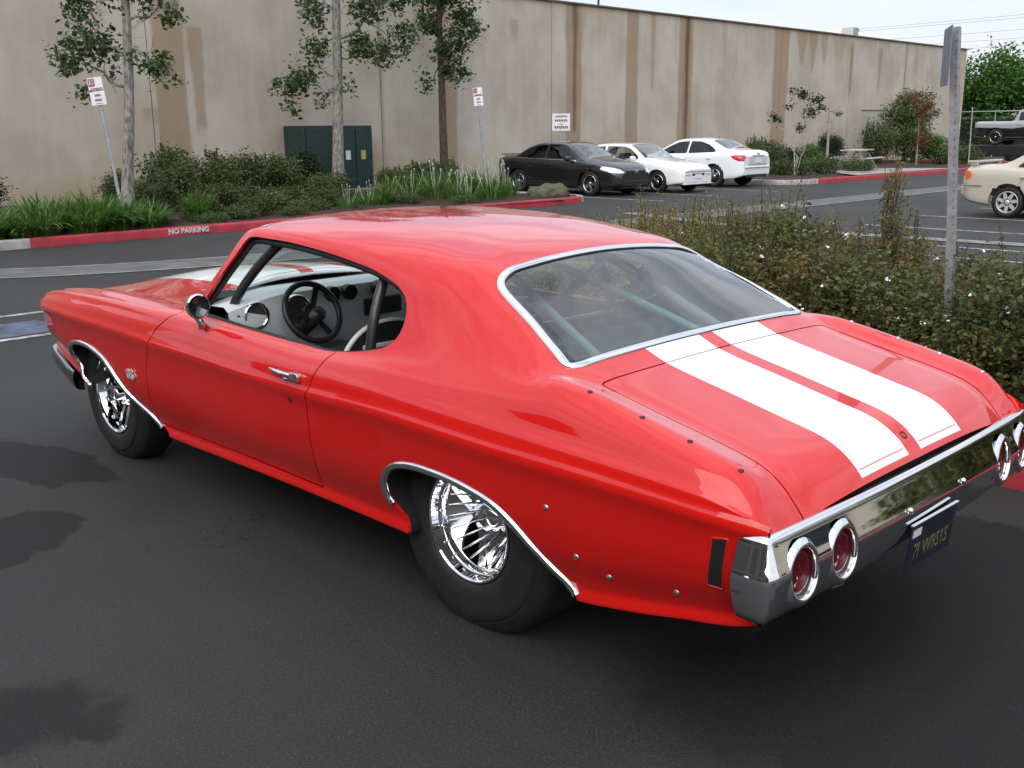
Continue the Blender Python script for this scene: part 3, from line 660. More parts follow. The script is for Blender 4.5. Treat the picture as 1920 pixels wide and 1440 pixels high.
# ------------------------------------------------------------------ trim and small fittings on the body
def on_side(X, Z, sg=1):
    p, n = ev_side(X, Z, sg); return Vector(p), Vector(n)
for sg in (1, -1):
    dr = doors[sg]; p, n = on_side(.90, .797, sg)
    # pull handle: a backing plate, a push button and the chrome lever
    h = MB(); y0 = p.y+.012*sg
    h.tube([(1.02, p.y+.016*sg, .7985), (.98, p.y+.026*sg, .799), (.90, p.y+.030*sg, .797), (.855, p.y+.026*sg, .795)], [.006, .009, .011, .011], 10)
    h.box((.845, p.y+.012*sg, .790), (.062, .030, .034), bev=.006); h.build('door_handle', CHROME, dr, auto=40)
    MB().lathe([(.0001,.022*sg),(.009,.020*sg),(.010,.0)], 14, (.905, p.y+.004*sg, .776), 'Y').build('handle_button', CHROME, dr, True)
    p, n = on_side(.892, .696, sg); MB().lathe([(.0001,.002*sg),(.010,.002*sg),(.013,.003*sg),(.0135,-.002*sg)], 18, tuple(p), 'Y').build('door_lock', mat('dull_red_lock', (.12, .006, .006), rough=.4), dr, True)
    # bullet mirror
    mc = Vector((1.60, .935*sg, .985)); mb = MB()
    prof_m = smooth_curve([(.060,-.050),(.066,-.047),(.068,-.035),(.064,.0),(.050,.045),(.028,.075),(.0001,.088)], 3)
    o = MB().lathe([tuple(q) for q in prof_m], 28, (0, 0, 0), 'X').build('door_mirror', CHROME, dr, True); o.location = mc; o.rotation_euler = (0, R(4), R(-12*sg)); o.scale = (1.05, .74, .82)
    g_ = MB().lathe([(.0001,-.038),(.058,-.040),(.061,-.050)], 28, (0, 0, 0), 'X').build('mirror_glass', mat('mirror_dark', (.012, .012, .013), rough=.15, metal=.0, coat=1.), dr, True); g_.location = mc; g_.rotation_euler = o.rotation_euler; g_.scale = o.scale
    MB().tube([(1.615, .925*sg, .94), (1.62, .905*sg, .905), (1.622, .895*sg, .885)], [.018, .014, .022], 10).build('mirror_stalk', CHROME, dr, True)
    # emblem on the front fender
    p, n = on_side(2.331, .560, sg); ey = Vector((0, 0, 1)); ey = (ey-n*ey.dot(n)).normalized(); ex = ey.cross(n).normalized()
    text_mesh('fender_emblem', 'SS', .070, BLACKP, fenders[sg], p+n*.0015, ex, ey, .006, sx=1.25)
    text_mesh('fender_emblem', 'SS', .068, mat('emblem_chrome', (.88, .82, .80), rough=.2, metal=.6), fenders[sg], p+n*.006, ex, ey, .006, sx=1.28, bold=.002)
    # empty side-marker opening: flat dark patch on the skin paints in the hole's shade
    p, n = on_side(-1.095, .59, sg)
    mq = np.array([(-1.118,.668),(-1.074,.662),(-1.052,.516),(-1.098,.512)]); V = []; nq = 9
    for i in range(nq):
        for j in range(nq):
            u, v = i/(nq-1), j/(nq-1); q2 = (mq[0]*(1-u)+mq[1]*u)*(1-v)+(mq[3]*(1-u)+mq[2]*u)*v; q, nn = on_side(q2[0], q2[1], sg); V.append(q+nn*.0012)
    mk('marker_opening_shade', V, [(i*nq+j, i*nq+j+1, (i+1)*nq+j+1, (i+1)*nq+j) for i in range(nq-1) for j in range(nq-1)], UNDER, shell, False)
    fr_ = [on_side(*(mq[i]*(1-t)+mq[(i+1) % 4]*t), sg) for i in range(4) for t in np.linspace(0, 1, 8, endpoint=False)]; Vr, Fr = ribbon([p for p, n in fr_], [n for p, n in fr_], .007, .002); mk('marker_rim', Vr, Fr, RED, shell)
    for x_, z_ in ((-.497,.604),(-.602,.469),(-.713,.432),(-.943,.453)):
        p, n = on_side(x_, z_, sg); MB().lathe([(.0001,.005*sg),(.003,.005*sg),(.004,.003*sg),(.006,.005*sg),(.009,.003*sg),(.010,-.001*sg)], 12, tuple(p), 'Y').build('rivet', BRUSHED, shell, True)
    for x_, z0 in ((-.555, 0), (-.754, 0), (-.922, 0), (-1.088, 0)):
        q, nn = ev_top(x_, .803*sg, (RL[13], S.J-1)); MB().lathe([(.0001,.003),(.004,.003),(.005,.004),(.008,.003),(.009,-.002)], 12, tuple(q), 'Z').build('deck_screw', BRUSHED if sg < 0 else BLACKP, shell, True)
q, nn = ev_top(-1.165, .0, None); q = Vector(q); MB().lathe([(.0001,-.002),(.007,-.002),(.010,.003),(.014,.003),(.016,-.002)], 16, (0, 0, 0), 'Z').build('boot_lock', mat('dull_red_lock'), lid, True)
lk = lid.children[-1]; lk.location = q; lk.rotation_euler = Vector(nn).to_track_quat('Z', 'Y').to_euler()

# ------------------------------------------------------------------ interior
dash = empty('dashboard', (1.60, 0, 0)); dash.parent = car
prof_d = [(1.66,.66),(1.615,.74),(1.605,.90),(1.625,.985),(1.66,1.005),(1.80,1.0),(1.86,.975)]
def dash_z(y): return -.05*max(0, (abs(y)-.45)/.35)**1.5
ys = np.linspace(-.79, .79, 33); V = [(x_-1.60+.04*(abs(y)/.8)**3*(-1), y, z_+(dash_z(y) if z_ > .85 else 0)) for y in ys for x_, z_ in prof_d]; q = len(prof_d)
F = [(i*q+j, (i+1)*q+j, (i+1)*q+j+1, i*q+j+1) for i in range(len(ys)-1) for j in range(q-1)]
mk('dash_panel', V, F, SILVERD, dash).data.set_sharp_from_angle(angle=R(45))
MB().box((.34, 0, .955), (.20, 1.46, .02), bev=.005).build('cowl_pad', DARKIN, dash)
for (y, z, r) in ((.645,.905,.062),(.43,.90,.075),(.22,.955,.036),(.12,.955,.036),(-.06,.955,.036)):
    ga = MB().lathe([(r*.80,-.004),(r*.86,-.016),(r,-.018),(r*1.04,-.010),(r*1.05,.02)], 28, (0, y, z), 'X').build('gauge_bezel', CHROME if r > .05 else BLACKP, dash, True)
    MB().lathe([(.0001,-.008),(r*.84,-.008)], 24, (0, y, z), 'X').build('gauge_face', mat('gauge_face', (.05, .048, .046), rough=.2, coat=1.) if r > .05 else BLACKP, dash, True)
MB().box((.0, -.08, .868), (.03, .22, .085), bev=.004).build('radio_slot', BLACKP, dash)
MB().box((-.005, .74, .905), (.02, .02, .03), bev=.004).build('dash_switch', BLACKP, dash)
# steering wheel and column
sw = empty('steering_wheel', (1.49, .41, .905)); sw.parent = car; sw.rotation_euler = (0, R(-62), 0)
tor = []
for k in range(40):
    a = 2*math.pi*k/40; tor.append((.172*math.cos(a), .172*math.sin(a), 0))
bm_ = MB(); nn_ = 10
for k in range(40):
    a = 2*math.pi*k/40
    for j in range(nn_):
        b_ = 2*math.pi*j/nn_; r = .142+.0145*math.cos(b_); bm_.V.append((r*math.cos(a), r*math.sin(a), .0145*math.sin(b_)))
bm_.F = [(k*nn_+j, ((k+1) % 40)*nn_+j, ((k+1) % 40)*nn_+(j+1) % nn_, k*nn_+(j+1) % nn_) for k in range(40) for j in range(nn_)]
bm_.build('rim_grip', BLACKP, sw, True)
sp = MB()
for a in (R(90), R(210), R(330)): sp.box((.07*math.cos(a), .07*math.sin(a), -.012), (.13, .028, .006), rz(a))
sp.lathe([(.0001,.012),(.04,.010),(.045,-.02)], 20, (0, 0, -.012), 'Z'); sp.build('spokes', BLACKP, sw)
MB().tube([(1.45, .40, .905), (1.62, .40, .80), (1.85, .40, .68)], [.035, .04, .04], 12).build('steering_column', BLACKP, car, True)
MB().box((1.40, .40, .70), (.25, .34, .10), bev=.02).build('knee_panel', DARKIN, car)
# bucket seats with slotted aluminium backs
def seat(yc):
    st = empty('bucket_seat', (1.10, yc, 0)); st.parent = car
    out = smooth_curve([(-.22,.42),(-.225,.68),(-.20,.82),(-.12,.905),(0,.93),(.12,.905),(.20,.82),(.225,.68),(.22,.42)], 5)
    tilt = lambda z: -(z-.42)*.28
    V = [(tilt(z)+d, y, z) for d in (-.004, -.036) for y, z in out]; n = len(out)
    mk('backrest', V, [tuple(range(n)), tuple(range(2*n-1, n-1, -1))]+[(i, n+i, n+i+1, i+1) for i in range(n-1)], mat('seat_charcoal', (.035, .034, .034), rough=.6), st, False)
    cv = [(tilt(z)-.018, y, z) for y, z in out]; MB().tube(cv, .012, 8).build('backrest_piping', mat('seat_piping', (.62, .62, .60), rough=.4), st, True)
    for z_ in (.69, .76, .83):
        wd = .13 if z_ > .82 else .17
        MB().box((tilt(z_)-.038, 0, z_), (.014, wd*2, .020), bev=.004).build('backrest_slot', mat('seat_slot_white', (.70, .70, .68), rough=.35), st)
    MB().box((.22, 0, .44), (.46, .46, .12), bev=.04).build('seat_cushion', mat('seat_charcoal'), st, auto=40)
seat(.40); seat(-.40)
# roll cage
CAGE = mat('cage_dark_grey', (.022, .023, .024), rough=.35, coat=.3); CAGEG = mat('cage_grey', (.30, .33, .32), rough=.4)
def bar(pts, m=CAGE, r=.021): MB().tube(smooth_curve(pts, 5), r, 10).build('cage_bar', m, cage, True)
cage = empty('roll_cage', (.7, 0, 0)); cage.parent = car
for sg in (1, -1):
    bar([(1.71-0.7, .745*sg, .50), (1.66-.7, .735*sg, .92), (1.44-.7, .625*sg, 1.215), (1.25-.7, .60*sg, 1.255), (.78-.7, .58*sg, 1.235)])
    bar([(.64-.7, .73*sg, .40), (.64-.7, .72*sg, .90), (.66-.7, .62*sg, 1.17), (.68-.7, .54*sg, 1.225)])
    bar([(.64-.7, .56*sg, 1.20), (.0-.7, .50*sg, .97), (-.62-.7, .42*sg, .74)], CAGEG)
    bar([(.64-.7, .10*sg, 1.225), (-.1-.7, .30*sg, .95), (-.60-.7, .40*sg, .74)], CAGEG, .018)
bar([(.68-.7, .56, 1.225), (.68-.7, 0, 1.235), (.68-.7, -.56, 1.225)])
bar([(.62-.7, -.60, 1.10), (.62-.7, 0, .80), (.62-.7, .60, .52)])
bar([(.62-.7, .70, .86), (.62-.7, 0, .86), (.62-.7, -.70, .86)])
# ------------------------------------------------------------------ ground
def asphalt():
    m, k, b = newmat('asphalt')
    t = k.new('ShaderNodeTexCoord'); P = t.outputs['Object']
    big = k.noise(P, .35, 5., .55); mid = k.noise(P, 2.3, 5., .6); fine = k.noise(P, 95., 5., .8); sp = k.noise(P, 230., 2., .5)
    col = k.mix(k.step(big, .35, .68), (.020, .0202, .0195, 1), (.032, .0322, .0308, 1))
    col = k.mix(k.math('MULTIPLY', k.step(mid, .42, .72), .45), col, (.024, .024, .026, 1))
    col = k.mix(k.math('MULTIPLY', k.step(fine, .50, .68), .55), col, (.064, .064, .062, 1))
    col = k.mix(k.math('MULTIPLY', k.step(fine, .49, .36), .6), col, (.010, .010, .010, 1))
    col = k.mix(k.math('MULTIPLY', k.step(sp, .70, .73), .9), col, (.22, .22, .20, 1))
    sx = k.new('ShaderNodeSeparateXYZ'); k.l(P, sx.inputs[0])
    wob = k.noise(P, 2.6, 5., .62, .4); wob2 = k.noise(P, 11., 4., .6)
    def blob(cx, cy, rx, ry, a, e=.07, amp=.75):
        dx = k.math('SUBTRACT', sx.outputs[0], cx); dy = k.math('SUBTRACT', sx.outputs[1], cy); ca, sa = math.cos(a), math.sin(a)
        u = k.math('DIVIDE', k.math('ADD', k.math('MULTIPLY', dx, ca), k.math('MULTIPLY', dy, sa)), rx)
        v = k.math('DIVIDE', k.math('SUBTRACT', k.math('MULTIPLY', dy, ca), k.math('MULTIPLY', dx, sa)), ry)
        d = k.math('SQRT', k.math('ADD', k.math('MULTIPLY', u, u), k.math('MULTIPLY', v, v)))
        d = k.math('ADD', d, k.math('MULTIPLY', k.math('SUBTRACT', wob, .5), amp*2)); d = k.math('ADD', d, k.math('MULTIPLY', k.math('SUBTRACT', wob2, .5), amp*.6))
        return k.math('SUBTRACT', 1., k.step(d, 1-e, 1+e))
    damp_shade = None  # damp patches; those at the car's tail also paint in its shadow
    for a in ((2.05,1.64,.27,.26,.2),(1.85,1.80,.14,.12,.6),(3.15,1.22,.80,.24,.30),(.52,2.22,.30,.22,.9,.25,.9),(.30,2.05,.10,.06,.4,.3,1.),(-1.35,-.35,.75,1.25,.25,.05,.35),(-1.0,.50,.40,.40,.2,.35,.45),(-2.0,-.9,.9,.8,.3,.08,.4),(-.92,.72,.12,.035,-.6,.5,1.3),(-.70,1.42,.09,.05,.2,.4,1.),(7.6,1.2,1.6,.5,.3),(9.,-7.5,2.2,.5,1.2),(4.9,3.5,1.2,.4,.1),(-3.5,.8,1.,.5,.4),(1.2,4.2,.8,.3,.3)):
        v = blob(*a); damp_shade = v if damp_shade is None else k.math('MAXIMUM', damp_shade, v)
    # scattered small tar spots
    vo = k.new('ShaderNodeTexVoronoi'); k.l(P, vo.inputs['Vector']); vo.inputs['Scale'].default_value = 1.7
    spot = k.math('MULTIPLY', k.math('SUBTRACT', 1., k.step(k.math('ADD', vo.outputs['Distance'], k.math('MULTIPLY', wob2, .16)), .085, .11)), .8)
    damp_shade2 = k.math('MAXIMUM', k.math('MULTIPLY', damp_shade, .55), k.math('MULTIPLY', spot, .35))
    col = k.mix(damp_shade2, col, (.008, .008, .009, 1))
    # pale scuffs
    mpn = k.new('ShaderNodeMapping'); mpn.inputs['Scale'].default_value = (6, 40, 1); mpn.inputs['Rotation'].default_value = (0, 0, .5); k.l(P, mpn.inputs[0])
    sc = k.noise(mpn.outputs[0], 1.6, 3., .5); col = k.mix(k.math('MULTIPLY', k.step(sc, .70, .78), .25), col, (.12, .12, .118, 1))
    vc = k.new('ShaderNodeTexVoronoi', feature='DISTANCE_TO_EDGE'); wv = k.new('ShaderNodeVectorMath', operation='ADD'); nzv = k.new('ShaderNodeTexNoise'); k.l(P, nzv.inputs['Vector']); nzv.inputs['Scale'].default_value = 2.2; nzv.inputs['Detail'].default_value = 6
    k.l(P, wv.inputs[0]); k.l(nzv.outputs['Color'], wv.inputs[1]); k.l(wv.outputs[0], vc.inputs['Vector']); vc.inputs['Scale'].default_value = .55
    crack = k.math('MULTIPLY', k.math('SUBTRACT', 1., k.step(vc.outputs['Distance'], .001, .0045)), k.step(k.noise(P, .8, 3.), .50, .62))
    col = k.mix(k.math('MULTIPLY', crack, .75), col, (.006, .006, .006, 1))
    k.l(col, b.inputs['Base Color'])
    rough = k.math('ADD', k.math('MULTIPLY', fine, .25), .6); k.l(rough, b.inputs['Roughness'])
    bp = k.new('ShaderNodeBump'); bp.inputs['Strength'].default_value = .5; bp.inputs['Distance'].default_value = .004
    k.l(k.math('ADD', fine, k.math('MULTIPLY', sp, .5)), bp.inputs['Height']); k.l(bp.outputs[0], b.inputs['Normal'])
    k.l(k.math('SUBTRACT', .36, k.math('MULTIPLY', damp_shade2, .30)), b.inputs['Specular IOR Level'])
    return m
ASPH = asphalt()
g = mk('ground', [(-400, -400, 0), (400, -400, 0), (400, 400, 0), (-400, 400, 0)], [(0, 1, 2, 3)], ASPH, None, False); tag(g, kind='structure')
CONC = mat('kerb_concrete', (.34, .33, .31), rough=.85, var=.35, vscale=5, bump=.3, bscale=80)
CONCD = mat('gutter_concrete', (.115, .115, .115), rough=.8, var=.35, vscale=2.5, bump=.25, bscale=70)
REDK = mat('red_kerb_paint', (.36, .022, .035), rough=.6, var=.35, vscale=3.5, bump=.2, bscale=50, col2=(.26, .018, .03))
LINE = mat('worn_white_line', (.38, .38, .37), rough=.7, var=.55, vscale=9, detail=6, col2=(.13, .13, .13))
BLUE = mat('worn_blue_paint', (.075, .10, .17), rough=.7, var=.6, vscale=5, detail=7, col2=(.04, .042, .048))
def sheet(name, pts, z, m): return tag(mk(name, [(x, y, z) for x, y in pts], [tuple(range(len(pts)))], m, None, False), kind='structure')
def strip(name, cl, w_, z, m):
    c = smooth_curve(cl, 6); T = np.gradient(c, axis=0); T /= np.linalg.norm(T, axis=1, keepdims=True); Nn = np.stack([-T[:, 1], T[:, 0]], 1)*w_/2
    V = [(*p, z) for p in (c+Nn)]+[(*p, z) for p in (c-Nn)]; n = len(c)
    return tag(mk(name, V, [(i, n+i, n+i+1, i+1) for i in range(n-1)], m, None, False), kind='structure')
# shallow concrete valley gutter across the lane and its pale edges
gl = [(16.0, 6.5), (13.0, 1.0), (11.0, -2.2), (10.2, -5.5), (10.05, -10), (10.1, -20), (10.2, -32), (10.2, -60)]
strip('gutter', gl, 1.0, .004, CONCD)
EDGE = mat('gutter_edge', (.22, .22, .215), rough=.8, var=.4, vscale=4)
for o_ in (.47, -.47):
    c = smooth_curve(gl, 6); T = np.gradient(c, axis=0); T /= np.linalg.norm(T, axis=1, keepdims=True)
    strip('gutter_edge', [tuple(q) for q in (c+np.stack([-T[:, 1], T[:, 0]], 1)*o_)[::6]], .09, .008, EDGE)
strip('gutter_concrete', [(11.5, -14.3), (9.3, -13.5), (8.0, -13.1), (5.5, -13.05), (2, -13.2), (-6, -13.4)], .42, .012, EDGE)
for y, x0, x1 in ((-12.25, 4.1, -5), (-14.85, 6.6, -3), (-17.45, 6.6, 0), (-20.2, 6.5, 0), (-11.0, 3.6, -5)):
    sheet('parking_line', [(x0, y-.05), (x0, y+.05), (x1, y+.05), (x1, y-.05)], .005, LINE)
for y in (-17.75, -20.25, -23.0):
    sheet('parking_line', [(13.2, y-.05), (13.2, y+.05), (19.4, y+.05), (19.4, y-.05)], .005, LINE)
for x in (8.0, 6.74):
    sheet('parking_line', [(x-.05, -.95), (x+.05, -.95), (x+.05, 4.5), (x-.05, 4.5)], .005, LINE)
sheet('accessible_bay_paint', [(6.85, -.62), (7.55, -.50), (7.75, 1.5), (6.85, 1.5)], .004, BLUE)

# ------------------------------------------------------------------ kerbs and planting beds
MULCH = mat('bark_mulch', (.040, .018, .012), rough=.95, var=.6, vscale=22, bump=1., bscale=45, detail=6, col2=(.014, .007, .005))
def kerb(name, path, m_parts, w_=.16, h=.15):
    """path of (x,y) along the road-side face; m_parts: (start index, material) per stretch; planted side is to the left of the path"""
    root = empty(name, (path[0][0], path[0][1], 0)); tag(root, kind='structure')
    p = np.asarray(path, float); T = np.gradient(p, axis=0); T /= np.linalg.norm(T, axis=1, keepdims=True); Nn = np.stack([-T[:, 1], T[:, 0]], 1)
    prof = [(0, -.02), (.006, h-.03), (.015, h-.008), (.035, h), (w_-.02, h), (w_-.005, h-.01), (w_, h-.04), (w_, -.02)]; q = len(prof)
    ends = [s for s, _ in m_parts[1:]]+[len(p)-1]
    for (s, m), e in zip(m_parts, ends):
        V = [(p[i][0]+Nn[i][0]*o_-path[0][0], p[i][1]+Nn[i][1]*o_-path[0][1], z) for i in range(s, e+1) for o_, z in prof]; n = e-s+1
        F = [(i*q+j, (i+1)*q+j, (i+1)*q+j+1, i*q+j+1) for i in range(n-1) for j in range(q-1)]+[tuple(range(q)), tuple((n-1)*q+j for j in range(q-1, -1, -1))]
        o = mk('kerb_stone', V, F, m, root, True); o.data.set_sharp_from_angle(angle=R(50))
    return root
# bed along the building; the road is on its -X side (path runs towards -Y with the bed on its left)
st_ = [(14.22, y) for y in np.arange(12, -2.7, -1.5)]+[(14.24, -2.92)]+[(14.26+.012*(-y-3), y) for y in np.arange(-3.5, -14.4, -.8)]
nose = [(14.40+.0, -15.0), (14.44, -15.7), (14.56, -16.2), (14.80, -16.55), (15.1, -16.7), (15.6, -16.75), (18, -16.78), (20.4, -16.8)]
k1 = kerb('kerb', [tuple(q) for q in st_]+nose, [(0, CONC), (10, REDK), (len(st_)+2, CONC)]); 
def bed(name, outline, z0, bump_=.05, res=.35, m=MULCH):
    P = np.array(outline); x0, y0 = P.min(0); x1, y1 = P.max(0)
    xs_ = np.arange(x0, x1+res, res); ys_ = np.arange(y0, y1+res, res); gx, gy = np.meshgrid(xs_, ys_, indexing='ij')
    rng = np.random.default_rng(3); z = z0+rng.normal(0, bump_*.35, gx.shape)+bump_*np.sin(gx*1.7)*np.sin(gy*1.1)
    ins = inpoly(gx, gy, outline); V = np.stack([np.clip(gx, x0, x1), np.clip(gy, y0, y1), np.where(ins, z, z0-.02)], -1).reshape(-1, 3); w_ = len(ys_)
    c = inpoly(gx[:-1, :-1]+res/2, gy[:-1, :-1]+res/2, outline); I, J = np.nonzero(c)
    F = np.stack([I*w_+J, (I+1)*w_+J, (I+1)*w_+J+1, I*w_+J+1], 1)
    return tag(mk(name, V, F, m), kind='structure')
bed('planting_bed', [(14.38, 12), (14.42, -15.4), (14.95, -16.5), (23, -16.62), (23, 12)], .13, .04, .12)
k2p = [(20.4, -26.2), (17.2, -26.15), (15.6, -26.05), (15.0, -26.2), (14.7, -26.5), (14.58, -27.0)]+[(14.55, y) for y in np.arange(-27.6, -47.4, -1.2)]+[(14.7,-48.0),(15.1,-48.4),(16,-48.5),(23,-48.5)]
kerb('kerb', [tuple(q) for q in k2p], [(0, CONC), (6, REDK)], .16)
bed('planting_bed', [(14.72, -27.0), (15.2, -26.3), (23, -26.3), (23, -48.4), (15.1, -48.3), (14.72, -47.5)], .12, .04, .3)
sheet('footpath', [(14.74, -30.5), (17.6, -33.2), (17.6, -36.5), (14.74, -38.5)], .165, mat('path_concrete', (.30, .27, .25), rough=.85, var=.2, vscale=3))
sheet('stall_strip', [(20.4, -16.9), (23, -16.9), (23, -26.1), (20.4, -26.1)], .004, CONCD)
# hedge planter beside the red car
hp = [(4.2, -3.75), (4.35, -3.0), (4.2, -2.35), (3.9, -2.05)]+[(x, -2.0) for x in np.arange(3.4, -4.2, -.6)]
kerb('kerb', [tuple(q) for q in hp], [(0, CONC), (3, REDK)], .15)
kerb('kerb', [(-4, -3.9), (-1, -3.9), (2, -3.9), (4.2, -3.9)][::1], [(0, CONC)], .15)
bed('planting_bed', [(4.2, -2.1), (4.2, -3.8), (-4, -3.8), (-4, -2.1)], .12, .03, .1)
WHT = mat('white_kerb_lettering', (.62, .56, .57), rough=.7, var=.35, vscale=30)
text_mesh('kerb_lettering', 'NO PARKING', .125, WHT, k1, (14.285-14.22, -5.62-12, .082), (0, -1, 0), (0, 0, 1), .006, sx=1.0, bold=.006)
mk('kerb_lettering_patch', [(14.405-14.22, -13.45-12, .02), (14.405-14.22, -14.05-12, .02), (14.418-14.22, -14.05-12, .118), (14.418-14.22, -13.45-12, .118)], [(0, 1, 2, 3)], WHT, k1, False)
text_mesh('kerb_lettering', 'NO PARKING', .075, mat('dark_lettering', (.05, .02, .03), rough=.7), k1, (14.403-14.22, -13.75-12, .07), (0, -1, 0), (0, 0, 1), .004, sx=1.1)

# ------------------------------------------------------------------ the stained tilt-up wall
def wall_mat():
    m, k, b = newmat('stained_tilt_up_concrete')
    a = k.new('ShaderNodeVertexColor'); a.layer_name = 'stain'; sp = k.new('ShaderNodeSeparateColor'); k.l(a.outputs[0], sp.inputs[0])
    t = k.new('ShaderNodeTexCoord'); P = t.outputs['Object']
    n1 = k.noise(P, .5, 6., .6); n2 = k.noise(P, 3., 6., .6)
    mpn = k.new('ShaderNodeMapping'); mpn.inputs['Scale'].default_value = (1, 3, .25); k.l(P, mpn.inputs[0]); dr = k.noise(mpn.outputs[0], 1.1, 7., .6, .3)
    col = k.mix(k.step(n1, .3, .7), (.365, .32, .26, 1), (.465, .435, .38, 1))
    col = k.mix(k.math('MULTIPLY', k.step(dr, .45, .75), .35), col, (.475, .435, .375, 1))
    col = k.mix(k.math('MULTIPLY', k.step(dr, .50, .25), .28), col, (.33, .275, .205, 1))
    col = k.mix(k.math('MULTIPLY', k.step(n2, .5, .75), .16), col, (.40, .33, .25, 1))
    col = k.mix(sp.outputs[0], col, (.265, .185, .115, 1)); col = k.mix(sp.outputs[1], col, (.10, .072, .048, 1)); col = k.mix(sp.outputs[2], col, (.36, .235, .12, 1))
    k.l(col, b.inputs['Base Color']); b.inputs['Roughness'].default_value = .9; b.inputs['Specular IOR Level'].default_value = .2
    bp = k.new('ShaderNodeBump'); bp.inputs['Strength'].default_value = .25; bp.inputs['Distance'].default_value = .02; k.l(k.noise(P, 9., 6., .6), bp.inputs['Height']); k.l(bp.outputs[0], b.inputs['Normal'])
    return m
WALLM = wall_mat()
rngw = np.random.default_rng(11)
def vnoise(u, seed, n=4):
    r = np.random.default_rng(seed); out = np.zeros_like(u)
    for k in range(n):
        ph = r.uniform(0, 6.28); fq = r.uniform(.7, 1.4)*2**k; out += np.sin(u*fq+ph)/(1.6**k)
    return out/2
def stains(Y, Z):
    sm = lambda x, a, b: np.clip((x-a)/(b-a), 0, 1)**2*(3-2*np.clip((x-a)/(b-a), 0, 1))
    br = np.zeros_like(Y); dk = np.zeros_like(Y); og = np.zeros_like(Y)
    def band(yc, hw, z0, z1, s, seed, taper=0., rough=.07, edge=.07, fade=.35):
        c = yc+.02*vnoise(Z*1.3, seed); h = hw*(1+rough*1.3*vnoise(Z*2.2, seed+50))*(1-taper*(1-sm(Z, z0, z1)))
        m = (1-sm(np.abs(Y-c), h-edge, h+edge))*sm(Z, z0-fade*.3, z0+fade*.7+.12*vnoise(Y*9, seed+9))*(1-sm(Z, z1-.02, z1+.05)); return m*s
    for a in ((-9.97,.42,.1,6.2,.72,1,0,.03,.03),(-10.72,.20,1.75,4.35,.62,2,.3,.12,.04),(-9.45,.35,1.95,2.35,.42,3,.2,.25,.1),(-19.42,.27,.1,6.2,.72,4,0,.05,.04),(-25.25,.42,.1,6.2,.72,5,.1,.05,.06),(-28.5,.34,.1,6.2,.72,6,-.1,.05,.06),
              (-29.75,.17,3.2,6.2,.55,7,.6),(-31.85,.46,.1,6.2,.7,8,0,.05,.06),(-38.9,.62,.1,6.2,.72,9,.1,.05,.07),(-40.6,.55,4.5,6.2,.6,10,.7),(-41.6,.42,4.2,6.2,.6,12,.8),(-42.6,.35,4.6,6.2,.5,13,.6),(-22.3,.18,4.6,5.3,.5,14,.2),
              (-45.25,.20,3.3,5.7,.6,15,.6),(-48.2,.22,3.6,5.6,.6,16,.7),(-51.1,.10,2.6,6.2,.55,17,.3),(-52.2,.3,4.4,6.,.25,18,.5),(-18.2,.35,4.2,6.2,.35,19,.4),(-16.68,.06,.4,6.,.4,20),(-4.3,.5,4.,4.2,.2,21),(-44,.6,4.8,6.2,.3,22,.4),(-34.5,.2,4.6,6.1,.3,23,.5),(-7.6,.10,2.5,6.1,.15,24)):
        br = np.maximum(br, band(*a))
    rd = np.random.default_rng(77)
    for q in range(95):
        yc = rd.uniform(-58, 11); ln = rd.uniform(.3, 1.6)**1.6; br = np.maximum(br, band(yc, rd.uniform(.02, .10), 6.0-ln, 6.2, rd.uniform(.08, .34), 200+q, .7, .2, .05, ln*.7))
    for a in ((-25.3,.12,1.6,6.2,.8,31,.4,.2,.09),(-31.95,.14,.6,6.2,.9,32,.3,.15,.09),(-51.0,.03,2.6,6.2,.6,33,0,.1,.03),(-45.3,.03,3.4,5.4,.4,34),(-16.66,.02,1.2,6,.35,35)):
        dk = np.maximum(dk, band(*a))
    low = (1-sm(Z, .2, 1.5+.5*vnoise(Y*.9, 41)))*np.clip(.42+.55*vnoise(Y*.55, 42), 0, 1); og = np.maximum(og, low*.55)
    for yc, hw in ((-33.5, 1.1), (-36.6, 1.3), (-43.2, .9), (-3.2, .9)): og = np.maximum(og, np.exp(-((Y-yc)/hw)**2)*(1-sm(Z, .4, 1.7))*.6)
    og = np.maximum(og, np.exp(-((Z-5.9)/.35)**2)*np.clip(vnoise(Y*.8, 43), 0, 1)*.35)
    return np.stack([np.clip(br, 0, 1), np.clip(dk, 0, 1), np.clip(og, 0, 1), np.ones_like(br)], -1)
bld = empty('warehouse_building', (23, -24, 0), 0, 'long beige tilt-up concrete warehouse wall streaked with brown stains', 'building')
joints = [12.0, 5.0, -2.2, -9.4, -16.65, -24.1, -31.75, -38.9, -45.2, -51.05, -58.6]
HW = 6.0
